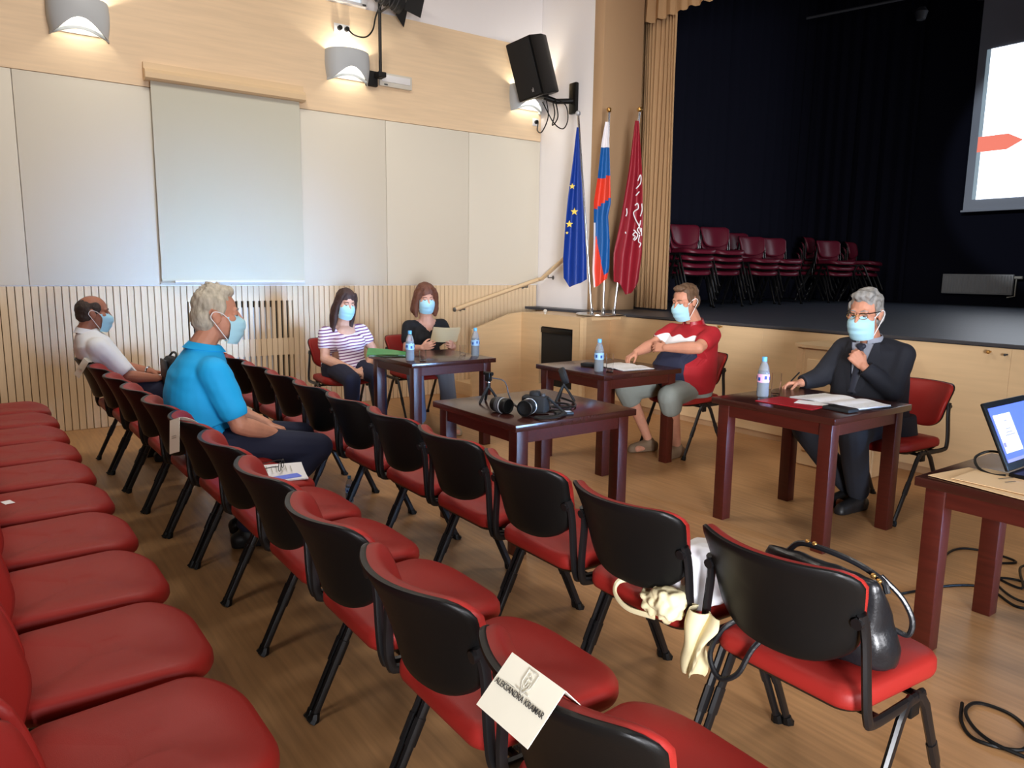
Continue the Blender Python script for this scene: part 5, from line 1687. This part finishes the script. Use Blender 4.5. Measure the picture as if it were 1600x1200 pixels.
nt.links.new(mx.outputs['Result'], nt.nodes['Principled BSDF'].inputs['Base Color'])
J = dict(head=(0.010, 0.085, 1.135), neck=(-0.005, 0.0, 0.965), lsh=(-0.175, -0.01, 0.880), rsh=(0.165, -0.01, 0.865), pel=(0, -0.02, 0.57),
         lel=(-0.265, 0.07, 0.690), lwr=(-0.115, 0.255, 0.575), rel=(0.205, 0.06, 0.650), rwr=(0.030, 0.265, 0.560),
         lhand=((0.62, 0.45, -0.45), (0.5, -0.3, -0.6), 0.55, 0.5, 0.95), rhand=((-0.75, 0.35, -0.25), (-0.3, -0.2, -0.8), 0.6, 0.5, 0.95),
         extra=[((-0.003, 0.035, 0.865), (0.105, 0.075, 0.075))], lkn=(-0.135, 0.42, 0.51), rkn=(0.115, 0.43, 0.50), lan=(-0.16, 0.42, 0.10), ran=(0.09, 0.36, 0.10))
p, C, R = make_person('dark-haired woman in a white and purple striped top with hands folded', (-6.30, 2.66, 0), -PI / 2, SKIN3, J, 2, -12, -6, 0.97, 1.05, 1.05)
face_kit(C, R, 0.97, p, HAIR_BRUN)
facemask(C, R, 0.97, p)
long_hair(p, C, R, HAIR_BRUN, 0.245, 1.0, vol=0.93, thick=0.85)
B = Body()
B.loft([(0, -0.005, 0.505, 0.190, 0.165), (0, 0.0, 0.58, 0.205, 0.185), (0, -0.005, 0.66, 0.192, 0.170), (0, 0.01, 0.76, 0.190, 0.165), (-0.002, 0.0, 0.84, 0.185, 0.13), (-0.003, -0.02, 0.895, 0.165, 0.095), (-0.004, -0.03, 0.925, 0.115, 0.075)])
B.ell((-0.075, 0.12, 0.79), (0.075, 0.07, 0.07)).ell((0.075, 0.12, 0.785), (0.075, 0.07, 0.07))
sleeve(B, J['rsh'], J['rel'], 0.45, 0.068, 0.066)
sleeve(B, J['lsh'], J['lel'], 0.45, 0.068, 0.066)
o = B.build('striped_top', ms, p, 0.009, 5, (0.004, 9, (1, 1, 1)))
for sh, el in (('rsh', 'rel'), ('lsh', 'lel')):
    d = V(J[el]) - V(J[sh])
    flat_end(o, V(J[sh]) + d * 0.62, d)
cut_neck(o, lambda x: 0.868 + 6.0 * x * x, 0.0)
B = Body()
B.loft([(0, 0.0, 0.472, 0.20, 0.165), (0, 0.0, 0.55, 0.205, 0.175), (0, -0.005, 0.60, 0.195, 0.165)])
for sd, sx in (('l', -1), ('r', 1)):
    B.cap((0.10 * sx, 0.03, 0.555), 0.098, J[sd + 'kn'], 0.076).cap(J[sd + 'kn'], 0.076, (J[sd + 'an'][0], J[sd + 'an'][1], 0.12), 0.055)
B.build('jeans', M['navy'], p, 0.010, 5)
shoe('shoe', J['lan'], (0, 1), M['shoe'], p, 0.24)
shoe('shoe', J['ran'], (0, 1), M['shoe'], p, 0.24)

# ---- woman in the black top reading a sheet
J = dict(head=(0.045, 0.125, 1.185), neck=(0.0, 0.035, 1.010), lsh=(-0.170, 0.015, 0.915), rsh=(0.165, 0.015, 0.910), pel=(0, 0.0, 0.57),
         lel=(-0.235, 0.10, 0.715), lwr=(-0.135, 0.315, 0.745), rel=(0.225, 0.10, 0.710), rwr=(0.175, 0.315, 0.745),
         lhand=((0.50, 0.65, 0.25), (0.7, -0.3, 0.2), 0.55, 0.5, 0.93), rhand=((-0.5, 0.65, 0.25), (-0.7, -0.3, 0.2), 0.55, 0.5, 0.93),
         extra=[((0, 0.035, 0.885), (0.095, 0.072, 0.085))], lkn=(0.0, 0.44, 0.52), rkn=(0.29, 0.42, 0.52), lan=(0.02, 0.60, 0.10), ran=(0.26, 0.44, 0.10))
p, C, R = make_person('auburn-haired woman in a black top and mask reading a tan sheet', (-6.15, 3.41, 0), math.radians(-94), SKIN4, J, -8, -14, 2, 0.98)
face_kit(C, R, 0.98, p, HAIR_AUB)
facemask(C, R, 0.98, p)
long_hair(p, C, R, HAIR_AUB, 0.16, 1.02, vol=1.05, thick=1.05)
B = Body()
B.loft([(0, 0.0, 0.53, 0.180, 0.145), (0, 0.0, 0.62, 0.178, 0.145), (0, 0.0, 0.70, 0.170, 0.135), (0, 0.01, 0.79, 0.178, 0.135), (0, 0.0, 0.87, 0.180, 0.115), (0, 0.0, 0.935, 0.160, 0.090), (0, -0.002, 0.968, 0.105, 0.072)])
B.ell((-0.07, 0.10, 0.815), (0.068, 0.055, 0.06)).ell((0.07, 0.10, 0.815), (0.068, 0.055, 0.06))
sleeve(B, J['rsh'], J['rel'], 0.55, 0.068, 0.066)
sleeve(B, J['lsh'], J['lel'], 0.55, 0.068, 0.066)
o = B.build('black_top', M['blacktop'], p, 0.009, 5)
for sh, el in (('rsh', 'rel'), ('lsh', 'lel')):
    d = V(J[el]) - V(J[sh])
    flat_end(o, V(J[sh]) + d * 0.74, d)
cut_neck(o, lambda x: 0.868 + 1.05 * abs(x), 0.0)
B = Body()
B.loft([(0, 0.02, 0.472, 0.185, 0.15), (0, 0.01, 0.55, 0.19, 0.16), (0, 0.0, 0.60, 0.18, 0.145)])
for sd, sx in (('l', -1), ('r', 1)):
    B.cap((0.09 * sx, 0.04, 0.555), 0.090, J[sd + 'kn'], 0.075).cap(J[sd + 'kn'], 0.078, V(J[sd + 'kn']).lerp(V(J[sd + 'an']), 0.5), 0.072).cap(V(J[sd + 'kn']).lerp(V(J[sd + 'an']), 0.5), 0.072, (J[sd + 'an'][0], J[sd + 'an'][1], 0.14), 0.064)
B.build('trousers', M['greyjeans'], p, 0.010, 5)
shoe('shoe', J['lan'], (-0.1, 1), M['beigeshoe'], p, 0.24)
shoe('shoe', J['ran'], (0.1, 1), M['beigeshoe'], p, 0.24)
ts = thing('tan_sheet', 'folded tan sheet held up by the woman in the black top', 'paper', (-5.755, 3.40, 0.86), 0)
RT = Matrix.Rotation(math.radians(-94), 3, 'Z') @ Matrix.Rotation(math.radians(-28), 3, 'X')
for k in range(2):
    mb = MB()
    mb.sheet(lambda u, v: RT @ V(((u - 0.5) * 0.27, 0.006 * k + 0.012 * math.sin(PI * u), -0.065 + 0.15 * v + 0.012 * (u - 0.5))), 10, 5, th=0.0012)
    mb.build('sheet', M['tan'], ts, smooth=60)

# ---- man in the red polo with white and navy blocks
mp = mat('colour_block_polo', (168, 26, 36), 0.8, bump=0.1, bscale=300)
nt = mp.node_tree
tc = nt.nodes.new('ShaderNodeTexCoord')
sp_ = nt.nodes.new('ShaderNodeSeparateXYZ')
nt.links.new(tc.outputs['Object'], sp_.inputs[0])
def mth(op, a, b):
    n = nt.nodes.new('ShaderNodeMath')
    n.operation = op
    for i, q in enumerate((a, b)):
        if isinstance(q, (int, float)):
            n.inputs[i].default_value = q
        else:
            nt.links.new(q, n.inputs[i])
    return n.outputs[0]
front = mth('GREATER_THAN', sp_.outputs['Y'], 0.015)
inx = mth('LESS_THAN', mth('ABSOLUTE', sp_.outputs['X'], 0), 0.20)
front = mth('MULTIPLY', front, inx)
low = mth('MULTIPLY', front, mth('LESS_THAN', sp_.outputs['Z'], 0.868))
midw = mth('MULTIPLY', mth('MULTIPLY', front, mth('GREATER_THAN', sp_.outputs['Z'], 0.867)), mth('LESS_THAN', mth('ADD', sp_.outputs['Z'], mth('MULTIPLY', mth('SINE', mth('MULTIPLY', sp_.outputs['X'], 45), 0), 0.012)), 0.955))
m1 = nt.nodes.new('ShaderNodeMix'); m1.data_type = 'RGBA'; m1.inputs['A'].default_value = srgb((166, 26, 36)); m1.inputs['B'].default_value = srgb((34, 38, 62)); nt.links.new(low, m1.inputs['Factor'])
m2_ = nt.nodes.new('ShaderNodeMix'); m2_.data_type = 'RGBA'; m2_.inputs['B'].default_value = srgb((238, 236, 238)); nt.links.new(midw, m2_.inputs['Factor']); nt.links.new(m1.outputs['Result'], m2_.inputs['A'])
nt.links.new(m2_.outputs['Result'], nt.nodes['Principled BSDF'].inputs['Base Color'])
J = dict(head=(-0.070, 0.105, 1.225), neck=(-0.075, 0.0, 1.050), lsh=(-0.235, -0.02, 0.965), rsh=(0.135, 0.01, 0.965), pel=(-0.02, -0.06, 0.575),
         lel=(-0.270, 0.165, 0.885), lwr=(-0.040, 0.265, 0.868), rel=(0.190, 0.175, 0.868), rwr=(0.195, 0.345, 0.815),
         lhand=((0.9, 0.15, 0.0), (0.1, -0.8, -0.4), 0.35, 0.3), rhand=((0.1, 0.8, -0.40), (-0.2, -0.3, -0.9), 0.62, 0.6),
         lkn=(-0.20, 0.38, 0.52), rkn=(0.255, 0.385, 0.515), lan=(-0.10, 0.16, 0.10), ran=(0.17, 0.20, 0.10))
p, C, R = make_person('man in a red, white and navy polo and grey shorts reading at his table', (-3.95, 4.55, 0), PI, SKIN2, J, -4, -14, 0, 1.04, 1.08, 1.16)
face_kit(C, R, 1.04, p, HAIR_BROWN)
facemask(C, R, 1.04, p)
B = Body()
B.ell(C + R @ V((0, -0.026, 0.055)), (0.086, 0.098, 0.084), R).ell(C + R @ V((0, -0.060, -0.01)), (0.080, 0.066, 0.075), R)
B.ell(C + R @ V((0, 0.040, 0.112)), (0.058, 0.044, 0.024), R)
for sx in (-1, 1):
    B.ell(C + R @ V((0.074 * sx, 0.008, 0.035)), (0.015, 0.036, 0.045), R)
B.build('hair', HAIR_BROWN, p, 0.006, 2, (0.006, 36, (1, 1, 0.6)))
B = Body()
B.loft([(-0.02, -0.02, 0.505, 0.205, 0.18), (-0.025, 0.02, 0.58, 0.235, 0.225), (-0.03, 0.045, 0.68, 0.245, 0.245), (-0.04, 0.03, 0.79, 0.240, 0.220), (-0.045, 0.0, 0.885, 0.228, 0.165), (-0.05, -0.01, 0.965, 0.215, 0.125), (-0.06, -0.012, 1.015, 0.140, 0.098), (-0.072, -0.005, 1.048, 0.082, 0.080)])
sleeve(B, J['rsh'], J['rel'], 0.50, 0.076, 0.076)
sleeve(B, J['lsh'], J['lel'], 0.50, 0.076, 0.076)
o = B.build('polo_shirt', mp, p, 0.009, 5, (0.005, 8, (1, 1, 1.5)))
for sh, el in (('rsh', 'rel'), ('lsh', 'lel')):
    d = V(J[el]) - V(J[sh])
    flat_end(o, V(J[sh]) + d * 0.72, d)
collar(p, M['redfolder'], (-0.073, -0.002, 1.050), 0.074, 0.045, 0.01, 0.9)
B = Body()
B.loft([(-0.01, -0.02, 0.472, 0.205, 0.175), (-0.01, -0.03, 0.55, 0.215, 0.19), (-0.01, -0.03, 0.60, 0.205, 0.18)])
for sd, sx in (('l', -1), ('r', 1)):
    B.cap((0.10 * sx, 0.0, 0.56), 0.106, J[sd + 'kn'], 0.092)
    kn, an = V(J[sd + 'kn']), V(J[sd + 'an'])
    B.cap(kn, 0.092, kn.lerp(an, 0.20), 0.086)
o = B.build('shorts', M['shorts'], p, 0.010, 4)
for sd in 'lr':
    d = V(J[sd + 'an']) - V(J[sd + 'kn'])
    flat_end(o, V(J[sd + 'kn']) + d * 0.30, d)
shoe('sandal', J['lan'], (-0.1, 1), M['brownshoe'], p, 0.28)
shoe('sandal', J['ran'], (0.25, 1), M['brownshoe'], p, 0.28)

# ---- man in the dark suit
J = dict(head=(0.020, 0.140, 1.215), neck=(0.035, 0.030, 1.045), lsh=(-0.150, -0.015, 0.985), rsh=(0.215, 0.005, 0.990), pel=(0.02, -0.06, 0.575),
         lel=(-0.165, 0.105, 0.765), lwr=(-0.030, 0.200, 0.905), rel=(0.285, 0.125, 0.795), rwr=(0.335, 0.265, 0.762),
         lhand=((0.42, 0.15, 0.50), (0.55, -0.75, -0.15), 1.15, 0.9, 1.02), rhand=((0.50, 0.80, -0.12), (-0.55, -0.1, -0.85), 0.62, 0.8),
         lkn=(-0.10, 0.38, 0.53), rkn=(0.215, 0.36, 0.50), lan=(-0.03, 0.14, 0.10), ran=(0.08, 0.06, 0.10))
p, C, R = make_person('grey-haired man in a dark suit, tie, glasses and mask raising a fist', (-2.35, 4.46, 0), PI, SKIN2, J, 6, -8, 0, 1.06, 1.05)
face_kit(C, R, 1.06, p, HAIR_GREY)
facemask(C, R, 1.06, p, 0.004)
B = Body()
B.ell(C + R @ V((0, -0.028, 0.062)), (0.090, 0.100, 0.090), R).ell(C + R @ V((0, -0.062, -0.01)), (0.084, 0.068, 0.085), R)
B.ell(C + R @ V((0, 0.042, 0.118)), (0.068, 0.048, 0.030), R)
for sx in (-1, 1):
    B.ell(C + R @ V((0.078 * sx, 0.006, 0.040)), (0.016, 0.040, 0.050), R)
B.build('hair', HAIR_GREY, p, 0.006, 2, (0.011, 26, (1, 1, 0.8)))
gl = None
for sx in (-1, 1):
    def G3(x, y, z):
        return C + R @ (V((x, y, z)) * 1.06)
    g = MB().tube([G3(sx * 0.033 + 0.025 * math.cos(a * PI / 8), 0.103 - 0.25 * abs(0.0), 0.002 + 0.016 * math.sin(a * PI / 8)) for a in range(16)], 0.0018, 6, closed=True).build('spectacle_rim', M['brass'], p)
    MB().tube([G3(sx * 0.010, 0.104, 0.019), G3(sx * 0.045, 0.100, 0.020), G3(sx * 0.064, 0.095, 0.018), G3(sx * 0.083, 0.03, 0.018), G3(sx * 0.088, -0.02, 0.014)], 0.0027, 6).build('spectacle_arm', M['blackmetal'], p)
MB().tube([G3(-0.010, 0.106, 0.006), G3(0.010, 0.106, 0.006)], 0.0018, 6).build('spectacle_bridge', M['brass'], p)
B = Body()
B.loft([(0.02, -0.03, 0.49, 0.215, 0.185), (0.02, -0.01, 0.58, 0.222, 0.195), (0.025, 0.01, 0.70, 0.222, 0.19), (0.028, 0.005, 0.82, 0.222, 0.17), (0.03, 0.0, 0.92, 0.215, 0.14), (0.032, 0.0, 0.995, 0.190, 0.112), (0.034, 0.008, 1.035, 0.115, 0.090)])
for sd in 'lr':
    sh, el, wr = V(J[sd + 'sh']), V(J[sd + 'el']), V(J[sd + 'wr'])
    B.cap(sh + V((0, 0, -0.012)), 0.074, el, 0.064).cap(sh + V((0, 0, -0.012)), 0.074, V((0.034 + (sh.x - 0.034) * 0.4, sh.y, sh.z)), 0.085).cap(sh + V((0, 0, -0.08)), 0.06, V((0.034 + (sh.x - 0.034) * 0.5, sh.y, sh.z - 0.1)), 0.085).cap(el, 0.066, el.lerp(wr, 0.88), 0.050)
o = B.build('suit_jacket', M['suit'], p, 0.009, 5, (0.004, 9, (1, 1, 1)))
for sd in 'lr':
    d = V(J[sd + 'wr']) - V(J[sd + 'el'])
    flat_end(o, V(J[sd + 'el']) + d * 0.92, d)
# shirt front, tie and lapels follow the chest
def chest(x, z, off):
    yy = 0.19 - 0.28 * max(0, z - 0.72) ** 1.0 * 0.9 - 1.2 * (x - 0.03) ** 2
    return V((x, yy + off, z))
mb = MB()
mb.sheet(lambda u, v: tuple(chest(0.032 + (u - 0.5) * (0.015 + 0.125 * v), 0.76 + 0.275 * v, 0.008)), 8, 10, th=-0.006)
mb.build('shirt_front', M['greyshirt'], p, smooth=70)
mb = MB()
mb.sheet(lambda u, v: tuple(chest(0.033 + (u - 0.5) * (0.062 - 0.030 * v), 0.74 + 0.27 * v, 0.018 - 0.010 * (2 * u - 1) ** 2)), 6, 10, th=-0.006)
mb.build('tie', M['tie'], p, smooth=70)
B = Body()
B.cap(chest(0.020, 1.018, 0.014), 0.017, chest(0.048, 1.018, 0.014), 0.017).cap(chest(0.034, 1.0, 0.012), 0.015, chest(0.034, 1.02, 0.014), 0.018)
B.build('tie_knot', M['tie'], p, 0.006, 2)
for sx in (-1, 1):
    mb = MB()
    def lap(u, v):
        z = 0.73 + 0.31 * v
        inner = 0.010 + 0.062 * v
        wd = 0.025 + 0.050 * math.sin(PI * min(1.0, v * 1.05)) ** 0.8
        return tuple(chest(0.032 + sx * (inner + wd * u), z, 0.015 - 0.012 * u))
    mb.sheet(lap, 5, 12, th=-0.006 * sx)
    mb.build('lapel', M['suit'], p, smooth=60)
collar(p, M['greyshirt'], (0.035, 0.028, 1.050), 0.068, 0.042, 0.01, 0.7)
collar(p, M['suit'], (0.034, 0.018, 1.030), 0.082, 0.035, 0.01, 1.7, 'jacket_collar')
B = Body()
B.loft([(0.02, -0.02, 0.472, 0.20, 0.17), (0.02, -0.03, 0.54, 0.205, 0.18), (0.02, -0.03, 0.58, 0.195, 0.17)])
for sd, sx in (('l', -1), ('r', 1)):
    B.cap((0.02 + 0.10 * sx, 0.0, 0.56), 0.100, J[sd + 'kn'], 0.084).cap(J[sd + 'kn'], 0.086, V(J[sd + 'kn']).lerp(V(J[sd + 'an']), 0.5), 0.078).cap(V(J[sd + 'kn']).lerp(V(J[sd + 'an']), 0.5), 0.078, (J[sd + 'an'][0], J[sd + 'an'][1], 0.13), 0.068)
B.build('trousers', M['suitpants'], p, 0.010, 5)
# jacket tail hanging over the chair side
B = Body()
B.loft([(-0.17, -0.12, 0.36, 0.035, 0.06), (-0.17, -0.10, 0.46, 0.05, 0.11), (-0.13, -0.05, 0.60, 0.09, 0.14)])
B.build('jacket_tail', M['suit'], p, 0.010, 4)
shoe('shoe', J['lan'], (0.1, 1), M['shoe'], p, 0.29)
shoe('shoe', J['ran'], (0.2, 1), M['shoe'], p, 0.29)
wr = V(J['rwr'])
pn = thing('ballpoint_pen', 'dark pen held by the man in the suit', 'pen', (-2.35, 4.46, 0), PI)
MB().tube([(0.385, 0.345, 0.735), (0.360, 0.325, 0.78), (0.325, 0.300, 0.835)], [0.002, 0.0045, 0.0045], 8).build('barrel', M['blackmetal'], pn)
